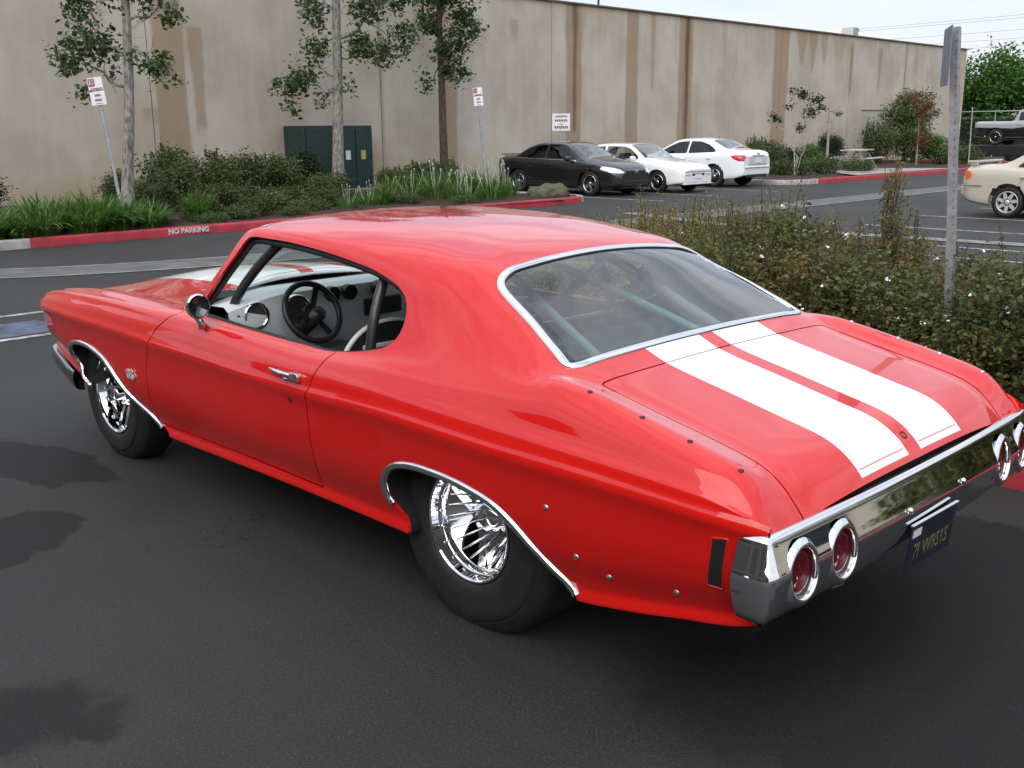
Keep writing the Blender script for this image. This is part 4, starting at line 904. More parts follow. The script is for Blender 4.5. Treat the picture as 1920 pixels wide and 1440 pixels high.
for ya, yb in zip(joints[:-1], joints[1:]):
    ya2, yb2 = ya-.008, yb+.008; ny = int((ya2-yb2)/.055); nz_ = 110; ys_ = np.linspace(ya2, yb2, ny); zs_ = np.linspace(-.05, HW, nz_)
    Y, Z = np.meshgrid(ys_, zs_, indexing='ij'); V = np.stack([np.zeros_like(Y), Y+24, Z], -1).reshape(-1, 3)
    I, J = np.meshgrid(np.arange(ny-1), np.arange(nz_-1), indexing='ij'); I, J = I.ravel(), J.ravel(); F = np.stack([I*nz_+J, (I)*nz_+J+1, (I+1)*nz_+J+1, (I+1)*nz_+J], 1)
    n0 = len(V); V = np.concatenate([V, [(.18, ya2+24, -.05), (.18, yb2+24, -.05), (.18, yb2+24, HW), (.18, ya2+24, HW)]])
    c = [0, (ny-1)*nz_, (ny-1)*nz_+nz_-1, nz_-1]
    F = np.concatenate([F, [[c[1], c[0], n0, n0+1], [c[2], c[1], n0+1, n0+2], [c[3], c[2], n0+2, n0+3], [c[0], c[3], n0+3, n0]]])
    o = mk('wall_panel', V, F, WALLM, bld, False); at = o.data.color_attributes.new('stain', 'FLOAT_COLOR', 'POINT')
    col = np.concatenate([stains(Y.ravel(), Z.ravel()), np.tile([0, 0, 0, 1.], (4, 1))]); at.data.foreach_set('color', col.astype(np.float32).ravel())
b = MB(); b.box((.40, 24-23.3, 2.98), (.30, 70.4, 5.9)); b.build('wall_core', mat('joint_filler', (.09, .075, .06), rough=.9), bld)
MB().box((.08, 24-23.3, HW+.03), (.34, 70.8, .06), bev=.01).build('roof_coping', mat('coping_brown', (.13, .095, .07), rough=.6), bld)
MB().box((9.0, 24-23.3, 5.6), (17.6, 70.0, .3)).build('roof', mat('roof_gravel', (.25, .24, .23), rough=.95), bld)
MB().box((9.0, 24+11.9, 2.9), (17.6, .2, 5.7)).build('end_wall', mat('wall_plain', (.40, .36, .30), rough=.9, var=.15), bld)
MB().box((9.0, 24-58.5, 2.97), (17.6, .22, 5.94)).build('end_wall', mat('wall_plain'), bld)
MB().tube([(-.02, 24-58.45, .1), (-.02, 24-58.45, 6.0)], .05, 8).build('downpipe', mat('wall_plain'), bld)
cond = MB().tube([(-.03, 24-46.6, 2.6), (-.03, 24-55.5, 2.62)], .018, 6).build('conduit', mat('conduit_brown', (.2, .12, .09), rough=.7), bld)
un = empty('rooftop_unit', (27, -51.6, 5.75), 0, 'pale boxy ventilation unit on the warehouse roof', 'ventilation unit')
MB().prism([(-1.3, .0), (-.9, 1.22), (.35, 1.34), (.9, 1.34), (.9, 0)], .9, ((-.45, 0, 0), (0, -1, 0), (0, 0, 1), (1, 0, 0))).build('duct', mat('unit_white', (.62, .62, .58), rough=.6), un)
MB().box((0, -.62, .85), (.94, .5, .95)).build('louvre_box', mat('unit_grey', (.25, .27, .28), rough=.5), un)
MB().box((0, -1.25, 1.27), (.3, .75, .08)).build('arm', mat('unit_grey'), un)
pv = empty('vent_pipe', (23.4, -27.0, 6.05), 0, 'thin vent pipe standing on the roof edge', 'pipe'); MB().tube([(0, 0, -.1), (0, 0, .45)], .04, 8).build('pipe', BLACKP, pv); MB().lathe([(.0001,.50),(.07,.47),(.07,.43)], 10, (0, 0, 0), 'Z').build('cap', BLACKP, pv)

# green transformer cabinet against the wall
GRN = mat('cabinet_green', (.012, .036, .034), rough=.5, var=.35, vscale=1.4); cab = empty('utility_cabinet', (22.42, -14.32, .12), 0, 'dark green double-door utility cabinet against the wall', 'utility cabinet')
MB().box((.04, 0, .9), (1.0, 2.30, 1.78), bev=.02).build('cabinet_body', GRN, cab)
for y, wd in ((.28, 1.62), (-.85, .56)):
    d = MB().box((-.475, y, .88), (.03, wd, 1.66), bev=.008).build('cabinet_door', GRN, cab)
    MB().box((-.497, y+(-.55 if wd > 1 else .05), .98), (.006, .16, .25)).build('notice', mat('notice_white', (.62, .66, .68), rough=.6) if wd > 1 else mat('notice_yellow', (.45, .36, .12), rough=.6), d)
    MB().box((-.497, y+wd*.42*(1 if wd > 1 else -1), .95), (.03, .03, .16), bev=.005).build('handle', BLACKP, d)
MB().box((.0, 0, .0), (1.2, 2.8, .1)).build('plinth', CONC, cab)
# ------------------------------------------------------------------ other parked cars: same skin method, local x = 0 at the tail, forward +x
def parked_car(name, loc, rot, label, sp, group=None):
    root = empty(name, loc, rot, label, 'car', group)
    Lc, w = sp['L'], sp['w']; N = 150; xs = np.linspace(0, Lc, N)
    W = tab(sp['W'])(xs)*w; zt = tab(sp['top'])(xs); be = tab(sp['belt'])(xs); ze = tab(sp['edge'])(xs); ye = tab(sp['ye'])(xs)*w; zb = tab(sp['zb'])(xs)
    ye = np.minimum(ye, W-.05); md = zb+(be-zb)*.48
    RY = [W-.12, W-.04, W-.012, W-.002, W, W-.004, W-.016, W-.04, W-.075]; RZ = [zb+.01, zb, zb+.04, zb+(md-zb)*.6, md+.06, be-(be-md)*.45, be-(be-md)*.22, be-.022, be]
    sy, sz = W-.075, be
    for f in (.35, .7): RY.append(sy+(ye-sy)*f+.012*f); RZ.append(sz+(ze-sz)*f)
    RY.append(ye); RZ.append(ze)
    for s_, q in ((.90, .42), (.70, .74), (.36, .94), (0, 1.)): RY.append(ye*s_); RZ.append(ze+(zt-ze)*q)
    s = Surf(xs, np.array(RY), np.array(RZ), [1,1,2,3,3,2,2,2,4,4,4,2,3,3,3], sm=1.2); rl = s.rail; pm = sp['paint']
    ids = {}
    for xw in (sp['xr'], sp['xf']):
        r = sp['r']+.055; arch = [(xw-r*1.0, -.2)]+[(xw+r*math.cos(a), sp['r']+r*math.sin(a)) for a in np.linspace(math.pi, 0, 25)]+[(xw+r, -.2)]
        s.region('side', arch, (0, rl[7])); ids.setdefault('arch', []).append(len(s.regs))
    for q in sp['windows']: ids.setdefault('win', []).append(s.region('side', round_poly(q, .05), (rl[7], rl[12])))
    iw = s.region('top', sp['ws'], (rl[9], s.J-1)); ir = s.region('top', sp['rw'], (rl[9], s.J-1))
    lights = []
    for nm, q, m in sp['lights']: lights.append((nm, s.region('side', round_poly(q, .03), (rl[2], rl[11]), over=[0]), m))
    doors_ = [s.region('side', q, (rl[1], rl[8]), over=[0]) for q in sp['doors']]
    s.regs = [(m_, p_, (max(r_[0], rl[2]) if m_ == 'side' else r_[0], r_[1])) for m_, p_, r_ in s.regs]
    s.snap()
    body = s.panel('body', s.ids == 0, pm, root, gap=.003, skirt=.02)
    for d in doors_:
        for sg in (1, -1):
            dd = s.panel('door', s.ids == d, pm, root, gap=.004, skirt=.02, side=sg)
            if dd is None: continue
            q = s.regs[d-1][1]; hx = q[:, 0].min()+.16; zz = float(np.interp(hx, xs, be))-.14; p, n = s.ev('side', hx, zz, (rl[2], rl[8]), sg)
            MB().box((hx, p[1]+.015*sg, zz), (.17, .035, .032), bev=.008).build('handle', sp.get('handle', pm), dd)
    for nm, i, m in lights:
        for sg in (1, -1): s.panel(nm, s.ids == i, m, root, gap=.001, skirt=.03, side=sg)
    def pillars(mask):
        p = np.pad(mask, 1); return mask | p[1:-1, 2:] | p[1:-1, :-2] | p[2:, 1:-1] | p[:-2, 1:-1]
    for i in ids['win']:
        for sg in (1, -1): s.panel('side_window', pillars(s.ids == i), sp['glass'], root, gap=0, skirt=0, off=.012, side=sg)
    s.panel('windshield', pillars(s.ids == iw), sp['wsglass'], root, gap=0, skirt=0, off=.01)
    s.panel('rear_window', pillars(s.ids == ir), sp['rwglass'], root, gap=0, skirt=0, off=.01)
    # closing faces at nose and tail
    for e, i in (('rear_fascia', 0), ('front_fascia', N-1)):
        loop = s.P[i]; o = mk(e, loop, [tuple(range(len(loop)))] if i else [tuple(range(len(loop)-1, -1, -1))], pm, root, False)
    # dark cabin floor and seats so that the glass does not show daylight below
    ca = MB(); ca.box((Lc*.48, 0, .42), (Lc*.62, w*1.7, .35)); ca.build('cabin_floor', DARKIN, root)
    for x_ in sp.get('seats', (Lc*.50, Lc*.30)):
        for y in (.36, -.36):
            MB().box((x_, y, .80), (.16, .46, .55), Matrix.Rotation(R(-14), 3, 'Y'), .05).build('seat', mat('seat_grey', (.05, .05, .05), rough=.8), root)
    MB().box((sp['dash'], 0, be.mean()-.06), (.30, w*1.55, .12), bev=.03).build('dashboard', DARKIN, root)
    # wheels
    for xw in (sp['xr'], sp['xf']):
        for sg in (1, -1):
            wh = empty('wheel', (xw, sg*(w-.045), sp['r'])); wh.parent = root; r = sp['r']; rr = sp['rr']
            MB().lathe([tuple(q) for q in smooth_curve([(rr, -.02*sg), (rr+.012, .002*sg), (rr+(r-rr)*.5, .010*sg), (r-.02, -.004*sg), (r, -.035*sg), (r, -.16*sg), (r-.02, -.19*sg), (rr, -.17*sg)], 3)], 40, (0, 0, 0), 'Y').build('tyre', RUBBER, wh, True)
            rim = MB().lathe([(rr+.004, -.006*sg), (rr-.006, .002*sg), (rr-.014, -.006*sg), (rr-.022, -.05*sg), (rr-.03, -.10*sg)], 36, (0, 0, 0), 'Y').build('rim', sp['rim'], wh, True)
            MB().lathe([(rr-.028, -.095*sg), (.0001, -.098*sg)], 24, (0, 0, 0), 'Y').build('brake', UNDER, wh, True)
            sk = MB(); ns = sp.get('spokes', 5); tw = sp.get('spoke_w', .05)
            for k in range(ns):
                a = 2*math.pi*k/ns+.3; m_ = Matrix.Rotation(a, 3, 'Y')
                V0 = [Vector((-tw*.75, -.012*sg, .035)), Vector((tw*.75, -.012*sg, .035)), Vector((tw*.5+sp.get('swirl', 0), -.012*sg, rr-.016)), Vector((-tw*.5+sp.get('swirl', 0), -.012*sg, rr-.016))]
                V1 = [v+Vector((0, -.03*sg, 0)) for v in V0]; sk.add([m_ @ v for v in V0+V1], [(0, 1, 2, 3), (7, 6, 5, 4), (0, 4, 5, 1), (1, 5, 6, 2), (2, 6, 7, 3), (3, 7, 4, 0)])
            sk.build('rim_spokes', sp['rim'], wh)
            MB().lathe([(.05, -.03*sg), (.048, -.008*sg), (.03, -.002*sg), (.0001, -.001*sg)], 16, (0, 0, 0), 'Y').build('hub_cap', sp['rim'], wh, True)
    # mirrors
    mx_ = sp['mirror']
    for sg in (1, -1):
        o = MB().box((mx_, (w+.06)*sg, float(np.interp(mx_, xs, be))+.06), (.12, .19, .13), bev=.04).build('door_mirror', sp.get('mirror_m', pm), root, auto=50)
        MB().box((mx_-.062, (w+.065)*sg, float(np.interp(mx_, xs, be))+.06), (.004, .15, .09)).build('mirror_glass', mat('mirror_bright', (.6, .62, .64), rough=.08, metal=1.), o)
    return root, s, (xs, be, W, zt, zb)
def bx_part(root, name, c, d, m, bev=.0, rot=None): return MB().box(c, d, rot, bev).build(name, m, root)
WG = glass_mat('car_windscreen', (.55, .62, .60), 1.8, 1.5)
# 1: black sedan
BLK = paint('black_metallic_paint', (.010, .011, .013), rough=.25)
spb = dict(L=4.62, w=.905, paint=BLK, W=[(0,.72),(.12,.88),(.5,.97),(1.2,1.),(3.4,1.),(4.1,.96),(4.45,.86),(4.62,.66)], zb=[(0,.36),(.3,.24),(1,.19),(3.8,.19),(4.3,.22),(4.62,.26)],
    top=[(0,.88),(.06,1.02),(.25,1.06),(.62,1.075),(.80,1.10),(1.45,1.385),(1.9,1.43),(2.4,1.425),(2.65,1.39),(3.05,1.20),(3.45,1.02),(3.7,.975),(4.2,.88),(4.45,.78),(4.62,.62)],
    belt=[(0,.84),(.1,.955),(.6,.985),(1.5,.955),(2.6,.93),(3.4,.90),(3.9,.84),(4.35,.73),(4.62,.58)],
    edge=[(0,.86),(.1,.99),(.5,1.02),(.75,1.05),(1.25,1.27),(1.6,1.345),(2.0,1.37),(2.45,1.355),(2.75,1.27),(3.1,1.10),(3.42,.945),(3.6,.92),(4.2,.83),(4.45,.74),(4.62,.60)],
    ye=[(0,.60),(.5,.80),(.8,.76),(1.4,.67),(2.0,.655),(2.5,.665),(3.0,.76),(3.4,.86),(3.7,.82),(4.3,.72),(4.62,.5)],
    xr=.98, xf=3.70, r=.325, rr=.225, rim=ALU, spokes=5, spoke_w=.075, glass=GLASS_DARK, wsglass=WG, rwglass=GLASS_DARK, dash=3.15, mirror=3.0, handle=BLK,
    windows=[[(.86,1.0),(1.30,1.235),(1.65,1.315),(1.98,1.335),(1.98,.985)], [(2.04,.985),(2.04,1.335),(2.42,1.325),(2.72,1.23),(3.10,1.03),(3.14,.955)]],
    ws=[(2.55,-.1),(2.55,.48),(2.62,.56),(3.05,.65),(3.34,.72),(3.50,.55),(3.60,-.1)], rw=[(.70,-.1),(.72,.52),(.80,.60),(1.28,.54),(1.36,.46),(1.38,-.1)],
    lights=[('headlight', [(4.06,.70),(4.10,.79),(4.40,.745),(4.60,.66),(4.60,.60),(4.35,.635)], CLEARLENS), ('tail_light', [(.0,.80),(.02,.93),(.22,.93),(.26,.84),(.1,.78)], REDLENS)],
    doors=[[(1.05,.42),(1.08,.62),(1.30,.95),(2.0,1.0),(2.0,.26),(1.35,.26)], [(2.02,.26),(2.02,1.0),(3.1,.97),(3.28,.85),(3.30,.26)]])
bc, sb, (bxs, bbe, bW, bzt, bzb) = parked_car('parked_car', (15.24+4.62, -19.17, 0), math.pi, 'black four-door sedan with tinted windows parked nose out beside the kerb', spb)
bx_part(bc, 'grille', (4.60, 0, .63), (.05, .80, .085), BLACKP, .02); bx_part(bc, 'badge', (4.628, 0, .635), (.02, .12, .08), CHROME, .01)
bx_part(bc, 'lower_intake', (4.60, 0, .37), (.05, .90, .10), BLACKP, .02); bx_part(bc, 'chin_spoiler', (4.48, 0, .22), (.25, 1.25, .03), BLACKP, .01)
for y in (.52, -.52): bx_part(bc, 'fog_light', (4.60, y, .40), (.03, .05, .05), CLEARLENS, .01)
bx_part(bc, 'boot_spoiler', (.14, 0, 1.066), (.20, 1.22, .03), BLK, .015)
for sg in (1, -1):
    c = [(x_, float(np.interp(x_, bxs, bW))*sg-.062*sg, float(np.interp(x_, bxs, bbe))+.004) for x_ in np.linspace(.9, 3.2, 20)]; MB().tube(c, .010, 6).build('belt_moulding', ALU, bc, True)
# 2: white hatchback
WHP = paint('white_paint', (.76, .78, .80), rough=.3)
spw = dict(L=4.05, w=.845, paint=WHP, W=[(0,.80),(.15,.93),(.6,1.),(3.2,1.),(3.7,.96),(3.95,.88),(4.05,.74)], zb=[(0,.34),(.4,.24),(1,.20),(3.4,.20),(4.05,.27)],
    top=[(0,.80),(.05,.95),(.35,1.18),(.75,1.33),(1.3,1.36),(1.95,1.345),(2.2,1.30),(2.55,1.10),(2.85,.955),(3.1,.915),(3.6,.85),(3.9,.775),(4.05,.64)],
    belt=[(0,.74),(.1,.88),(.8,.90),(1.8,.885),(2.8,.86),(3.4,.80),(3.85,.72),(4.05,.60)],
    edge=[(0,.76),(.06,.90),(.35,1.13),(.75,1.275),(1.3,1.30),(1.9,1.29),(2.15,1.24),(2.5,1.06),(2.80,.885),(3.0,.865),(3.6,.79),(3.88,.735),(4.05,.62)],
    ye=[(0,.66),(.4,.74),(.8,.68),(1.8,.67),(2.2,.70),(2.6,.80),(2.85,.87),(3.2,.82),(3.8,.75),(4.05,.55)],
    xr=.72, xf=3.22, r=.295, rr=.205, rim=ALU, spokes=5, spoke_w=.05, swirl=.03, glass=GLASS_FRONT, wsglass=WG, rwglass=WG, dash=2.55, mirror=2.42, seats=(1.75,),
    windows=[[(.42,.945),(.62,1.19),(.85,1.25),(1.18,1.265),(1.18,.93)], [(1.26,.93),(1.26,1.265),(1.88,1.255),(2.12,1.195),(2.44,1.0),(2.5,.915)]],
    ws=[(2.04,-.1),(2.05,.46),(2.12,.54),(2.45,.62),(2.70,.68),(2.84,.5),(2.92,-.1)], rw=[(.08,-.1),(.09,.50),(.30,.55),(.55,.52),(.62,-.1)],
    lights=[('headlight', [(3.80,.63),(3.80,.70),(3.97,.665),(4.045,.625),(4.045,.575),(3.9,.60)], CLEARLENS), ('tail_light', [(0,.62),(0,.75),(.14,.78),(.16,.64)], REDLENS)],
    doors=[[(1.2,.28),(1.2,.93),(2.5,.92),(2.72,.82),(2.76,.28)]])
wc_, sw_, _ = parked_car('parked_car', (14.75+4.05, -21.32, 0), math.pi, 'older white three-door hatchback parked nose out between two sedans', spw)
for y in (.47, -.47): bx_part(wc_, 'turn_signal', (4.045, y, .50), (.02, .22, .07), CLEARLENS, .01)
bx_part(wc_, 'bumper_slot', (4.045, 0, .50), (.02, .60, .07), BLACKP, .01); bx_part(wc_, 'number_plate', (4.06, 0, .45), (.012, .32, .12), WHITEP, .003); bx_part(wc_, 'chin_spoiler', (3.95, 0, .25), (.22, 1.28, .04), WHP, .01)
bx_part(wc_, 'bumper_strip', (4.042, 0, .575), (.02, 1.20, .018), BLACKP)
# 3: white sedan seen from behind
spc = dict(L=4.52, w=.895, paint=WHP, W=[(0,.78),(.1,.90),(.4,.97),(1.0,1.),(3.4,1.),(4.1,.95),(4.52,.68)], zb=[(0,.36),(.25,.27),(1,.21),(3.8,.21),(4.52,.27)],
    top=[(0,.92),(.03,1.02),(.12,1.095),(.50,1.13),(.75,1.19),(1.35,1.43),(1.8,1.475),(2.3,1.465),(2.6,1.42),(3.1,1.17),(3.5,1.02),(4.1,.92),(4.4,.80),(4.52,.62)],
    belt=[(0,.88),(.06,1.0),(.5,1.03),(1.5,.985),(2.6,.95),(3.4,.92),(4.0,.83),(4.52,.60)],
    edge=[(0,.90),(.06,1.03),(.45,1.06),(.65,1.10),(1.15,1.315),(1.6,1.40),(2.1,1.41),(2.5,1.375),(2.8,1.25),(3.15,1.08),(3.42,.965),(3.6,.945),(4.1,.85),(4.52,.60)],
    ye=[(0,.70),(.45,.80),(.7,.75),(1.3,.66),(1.9,.65),(2.5,.67),(3.0,.78),(3.4,.86),(4.0,.78),(4.52,.5)],
    xr=.98, xf=3.66, r=.325, rr=.215, rim=ALU, spokes=5, spoke_w=.06, glass=GLASS_DARK, wsglass=WG, rwglass=glass_mat('rear_glass_grey', (.22, .24, .25), 1.5, 1.5), dash=3.1, mirror=2.95,
    windows=[[(.98,1.05),(1.05,1.13),(1.30,1.265),(1.62,1.355),(2.0,1.375),(2.0,1.005)], [(2.06,1.005),(2.06,1.375),(2.46,1.34),(2.75,1.23),(3.05,1.065),(3.10,.985)]],
    ws=[(2.5,-.1),(2.5,.48),(2.6,.56),(3.1,.66),(3.34,.72),(3.5,.5),(3.58,-.1)], rw=[(.60,-.1),(.62,.52),(.70,.58),(1.18,.54),(1.28,.46),(1.30,-.1)],
    lights=[('tail_light', [(.0,.78),(.0,.94),(.13,.975),(.40,.93),(.30,.84),(.12,.78)], mat('bright_red_lens', (.50, .012, .02), rough=.1, coat=1.)), ('headlight', [(4.1,.66),(4.12,.76),(4.4,.70),(4.4,.64)], CLEARLENS)],
    doors=[[(1.02,.42),(1.06,.64),(1.28,.98),(2.02,1.0),(2.02,.28),(1.35,.28)], [(2.04,.28),(2.04,1.0),(3.1,.97),(3.26,.85),(3.28,.28)]])
w2, s2_, _ = parked_car('parked_car', (15.10, -24.85, 0), 0, 'white modern sedan parked tail out with a red tail light', spc)
bx_part(w2, 'boot_panel', (-.012, 0, .80), (.03, 1.00, .26), mat('boot_recess', (.55, .57, .62), rough=.3, coat=1.), .02); bx_part(w2, 'number_plate', (-.032, 0, .79), (.012, .32, .15), mat('pale_plate', (.62, .68, .72), rough=.5), .003)
bx_part(w2, 'chrome_bar', (-.03, 0, .935), (.02, .62, .03), CHROME, .008); bx_part(w2, 'badge', (-.035, 0, .985), (.02, .12, .04), BLACKP, .01)
bx_part(w2, 'lower_valance', (.02, 0, .34), (.06, 1.12, .10), BLACKP, .02); bx_part(w2, 'bumper_ledge', (-.015, 0, .60), (.05, 1.30, .03), WHP, .012)
MB().tube([(1.45, 0, 1.44), (1.36, 0, 1.53)], [.012, .006], 6).build('roof_aerial', BLACKP, w2)
# 4: beige sedan at the right, tail towards +X
BGE = paint('champagne_paint', (.46, .42, .345), rough=.3)
spd = dict(L=4.30, w=.845, paint=BGE, W=[(0,.80),(.12,.93),(.5,.985),(1.0,1.),(3.3,1.),(3.9,.95),(4.30,.72)], zb=[(0,.36),(.25,.27),(1,.20),(3.6,.20),(4.30,.27)],
    top=[(0,.86),(.03,.95),(.12,1.0),(.62,1.015),(.80,1.06),(1.35,1.33),(1.8,1.385),(2.2,1.375),(2.5,1.32),(3.0,1.06),(3.2,.98),(3.9,.87),(4.2,.76),(4.30,.62)],
    belt=[(0,.82),(.06,.92),(.5,.945),(1.5,.91),(2.5,.89),(3.2,.86),(3.8,.79),(4.30,.60)],
    edge=[(0,.84),(.06,.94),(.5,.975),(.75,1.02),(1.2,1.24),(1.6,1.315),(2.1,1.32),(2.4,1.28),(2.7,1.16),(3.0,.98),(3.15,.905),(3.4,.88),(3.9,.80),(4.30,.60)],
    ye=[(0,.72),(.5,.82),(.75,.76),(1.3,.68),(1.9,.67),(2.4,.70),(2.9,.80),(3.2,.86),(3.8,.80),(4.30,.55)],
    xr=.92, xf=3.50, r=.30, rr=.205, rim=mat('hubcap_silver', (.62, .62, .60), rough=.3, metal=.5), spokes=7, spoke_w=.055, swirl=.045, glass=GLASS_FRONT, wsglass=WG, rwglass=WG, dash=2.9, mirror=2.7,
    windows=[[(1.02,.965),(1.28,1.19),(1.55,1.27),(1.86,1.285),(1.86,.935)], [(1.93,.935),(1.93,1.285),(2.36,1.25),(2.62,1.14),(2.84,.98),(2.86,.91)]],
    ws=[(2.36,-.1),(2.37,.46),(2.45,.54),(2.85,.64),(3.05,.70),(3.18,.5),(3.24,-.1)], rw=[(.70,-.1),(.72,.52),(.80,.60),(1.20,.54),(1.28,.46),(1.30,-.1)],
    lights=[('tail_light', [(.0,.72),(.0,.875),(.13,.885),(.21,.83),(.18,.73)], AMBER), ('headlight', [(4.0,.64),(4.0,.72),(4.28,.68),(4.28,.60)], CLEARLENS)],
    doors=[[(1.06,.42),(1.10,.62),(1.30,.90),(1.90,.93),(1.90,.27),(1.34,.27)], [(1.92,.27),(1.92,.93),(2.86,.91),(3.0,.80),(3.02,.27)]])
b4, s4, _ = parked_car('parked_car', (6.05, -18.72, 0), math.pi, 'champagne beige sedan with a small boot spoiler parked along the white lines', spd)
bx_part(b4, 'boot_spoiler', (.14, 0, 1.055), (.19, 1.32, .04), BGE, .012)
for y in (.58, -.58): bx_part(b4, 'spoiler_foot', (.14, y, 1.02), (.15, .10, .08), BGE, .02)
for sg in (1, -1): bx_part(b4, 'bumper_seam', (.22, sg*.838, .60), (.42, .012, .010), BLACKP)
bx_part(b4, 'rear_bumper', (.03, 0, .50), (.14, 1.40, .24), BGE, .06)
bx_part(b4, 'number_plate', (-.02, 0, .76), (.012, .32, .15), WHITEP, .003)
# 5: silver and black off-road truck on a flatbed behind the shrubs
tr = empty('flatbed_trailer', (18.0, -51.4, 0), 0, 'dark flatbed trailer behind the hedge carrying a silver truck', 'trailer')
MB().box((-2.2, 0, .76), (7.5, 2.1, .16), bev=.02).build('deck', BLACKP, tr); MB().box((-2.2, 1.03, .56), (7.0, .05, .36)).build('side_skirt', BLACKP, tr)
for x_ in (-1.0, -2.0, -3.2):
    MB().lathe([(.0001,.0),(.30,.0),(.33,-.05),(.33,-.20)], 20, (x_, 1.0, .33), 'Y').build('trailer_wheel', RUBBER, tr, True)
SIL = paint('silver_paint', (.30, .32, .34), rough=.3)
spt = dict(spc); spt.update(L=5.0, w=.92, paint=SIL, xr=1.05, xf=4.05, r=.40, rr=.25, rim=ALU, W=[(0,.9),(.1,.98),(1,1.),(4.4,1.),(4.8,.95),(5.0,.8)], zb=[(0,.42),(.5,.36),(4.4,.36),(5.0,.42)],
    top=[(0,1.10),(.1,1.16),(1.7,1.16),(1.82,1.20),(2.0,1.66),(2.3,1.76),(3.0,1.75),(3.3,1.66),(3.7,1.26),(3.9,1.20),(4.7,1.10),(5.0,.86)], belt=[(0,1.05),(.1,1.10),(2,1.12),(3.5,1.11),(4.5,1.04),(5.0,.82)],
    edge=[(0,1.08),(.1,1.13),(1.7,1.14),(1.84,1.18),(2.0,1.60),(2.3,1.68),(3.0,1.67),(3.25,1.60),(3.65,1.18),(3.9,1.13),(4.7,1.05),(5.0,.84)], ye=[(0,.85),(1.7,.85),(2.0,.76),(3.0,.74),(3.6,.86),(4.5,.8),(5.0,.6)],
    windows=[[(2.06,1.18),(2.12,1.58),(3.05,1.60),(3.2,1.54),(3.50,1.22),(3.5,1.17)]], ws=[(3.22,-.1),(3.24,.6),(3.62,.72),(3.76,-.1)], rw=[(1.86,-.1),(1.86,.55),(1.96,.55),(1.97,-.1)],
    lights=[('side_panel', [(.0,.44),(.0,.86),(1.9,.80),(3.0,.95),(5.0,.78),(5.0,.44)], BLK)], doors=[[(2.0,.45),(2.0,1.12),(3.4,1.12),(3.4,.45)]], dash=3.4, mirror=3.35, seats=(2.5,))
parked_car('pickup_truck', (18.95, -51.4, .845), math.pi, 'silver and black off-road pickup truck loaded on the flatbed', spt)
# ------------------------------------------------------------------ foliage
def leaf_geo(cen, size, rng, up=.5, asp=.55, droop=.25, vary=.35):
    n = len(cen); d = rng.normal(size=(n, 3)); d[:, 2] = d[:, 2]*.6-droop; d /= np.linalg.norm(d, axis=1, keepdims=True)
    nn = rng.normal(size=(n, 3)); nn[:, 2] = np.abs(nn[:, 2])+up; s = np.cross(nn, d); s /= np.linalg.norm(s, axis=1, keepdims=True)+1e-9; nn = np.cross(d, s)
    L_ = (size*(1+vary*rng.uniform(-1, 1, n)))[:, None]; W_ = L_*asp*.5
    a = cen-d*L_*.5; b_ = cen+s*W_+nn*L_*.06; c = cen+d*L_*.5-nn*L_*.10; e = cen-s*W_+nn*L_*.06
    V = np.stack([a, b_, c, e], 1).reshape(-1, 3); F = np.arange(n*4).reshape(-1, 4); return V, F
def clumps(rng, ell, n_cl, per, spread, shell=.55):
    """leaf positions: clumps spread through ellipsoids ell = [(c, r), ...]"""
    out = []
    vol = np.array([r[0]*r[1]*r[2] for _, r in ell])**.7; vol /= vol.sum()
    for (c, r), v in zip(ell, vol):
        k = max(2, int(n_cl*v)); d = rng.normal(size=(k, 3)); d /= np.linalg.norm(d, axis=1, keepdims=True)
        rad = shell+(1-shell)*rng.uniform(0, 1, (k, 1))**.6; rad *= rng.uniform(.72, 1.12, (k, 1)); cc = np.array(c)+d*rad*np.array(r)
        pp = np.repeat(cc, per, 0)+rng.normal(size=(k*per, 3))*spread*rng.uniform(.6, 1.4, (k, 1)).repeat(per, 0); out.append(pp)
    return np.concatenate(out)
def limb(mb, a, b_, r0, r1, rng, wob=.06, n=6, sides=7):
    a, b_ = np.array(a, float), np.array(b_, float); L_ = np.linalg.norm(b_-a); p = [a+(b_-a)*t+(rng.normal(size=3)*wob*L_*math.sin(math.pi*t)*.5 if 0 < t < 1 else 0) for t in np.linspace(0, 1, n)]
    mb.tube(p, list(np.linspace(r0, r1, n)), sides); return p
BARK = mat('pale_bark', (.27, .255, .235), rough=.9, var=.45, vscale=7, bump=.5, bscale=30, vvec=(3, 3, 1), col2=(.10, .09, .078))
BARKD = mat('dark_bark', (.085, .065, .05), rough=.95, var=.5, vscale=9, bump=.7, bscale=30, vvec=(3, 3, .8), col2=(.035, .027, .022))
LEAFT = leaf_mat('tree_leaf_dark', [(.032, .060, .022), (.055, .10, .032), (.09, .15, .046), (.038, .075, .03)], .45, .35)
LEAFG = leaf_mat('tree_leaf_bright', [(.035, .095, .016), (.055, .145, .022), (.085, .19, .03), (.028, .075, .018)], .5, .35)
LEAFB = leaf_mat('shrub_leaf', [(.035, .062, .02), (.07, .105, .032), (.12, .155, .05), (.042, .08, .026), (.095, .115, .04)], .5, .25)
LEAFD = leaf_mat('shrub_leaf_dark', [(.010, .020, .011), (.018, .036, .014), (.030, .052, .018)], .5, .2)
LEAFY = leaf_mat('shrub_leaf_yellow', [(.05, .085, .018), (.10, .14, .03), (.17, .19, .05), (.035, .06, .018)], .5, .3)
LEAFO = leaf_mat('leaf_orange', [(.14, .055, .02), (.20, .10, .03), (.09, .06, .02), (.16, .04, .025)], .5, .3)
BLADE = leaf_mat('strap_leaf', [(.045, .105, .02), (.08, .17, .032), (.12, .22, .048), (.035, .085, .02)], .38, .35)
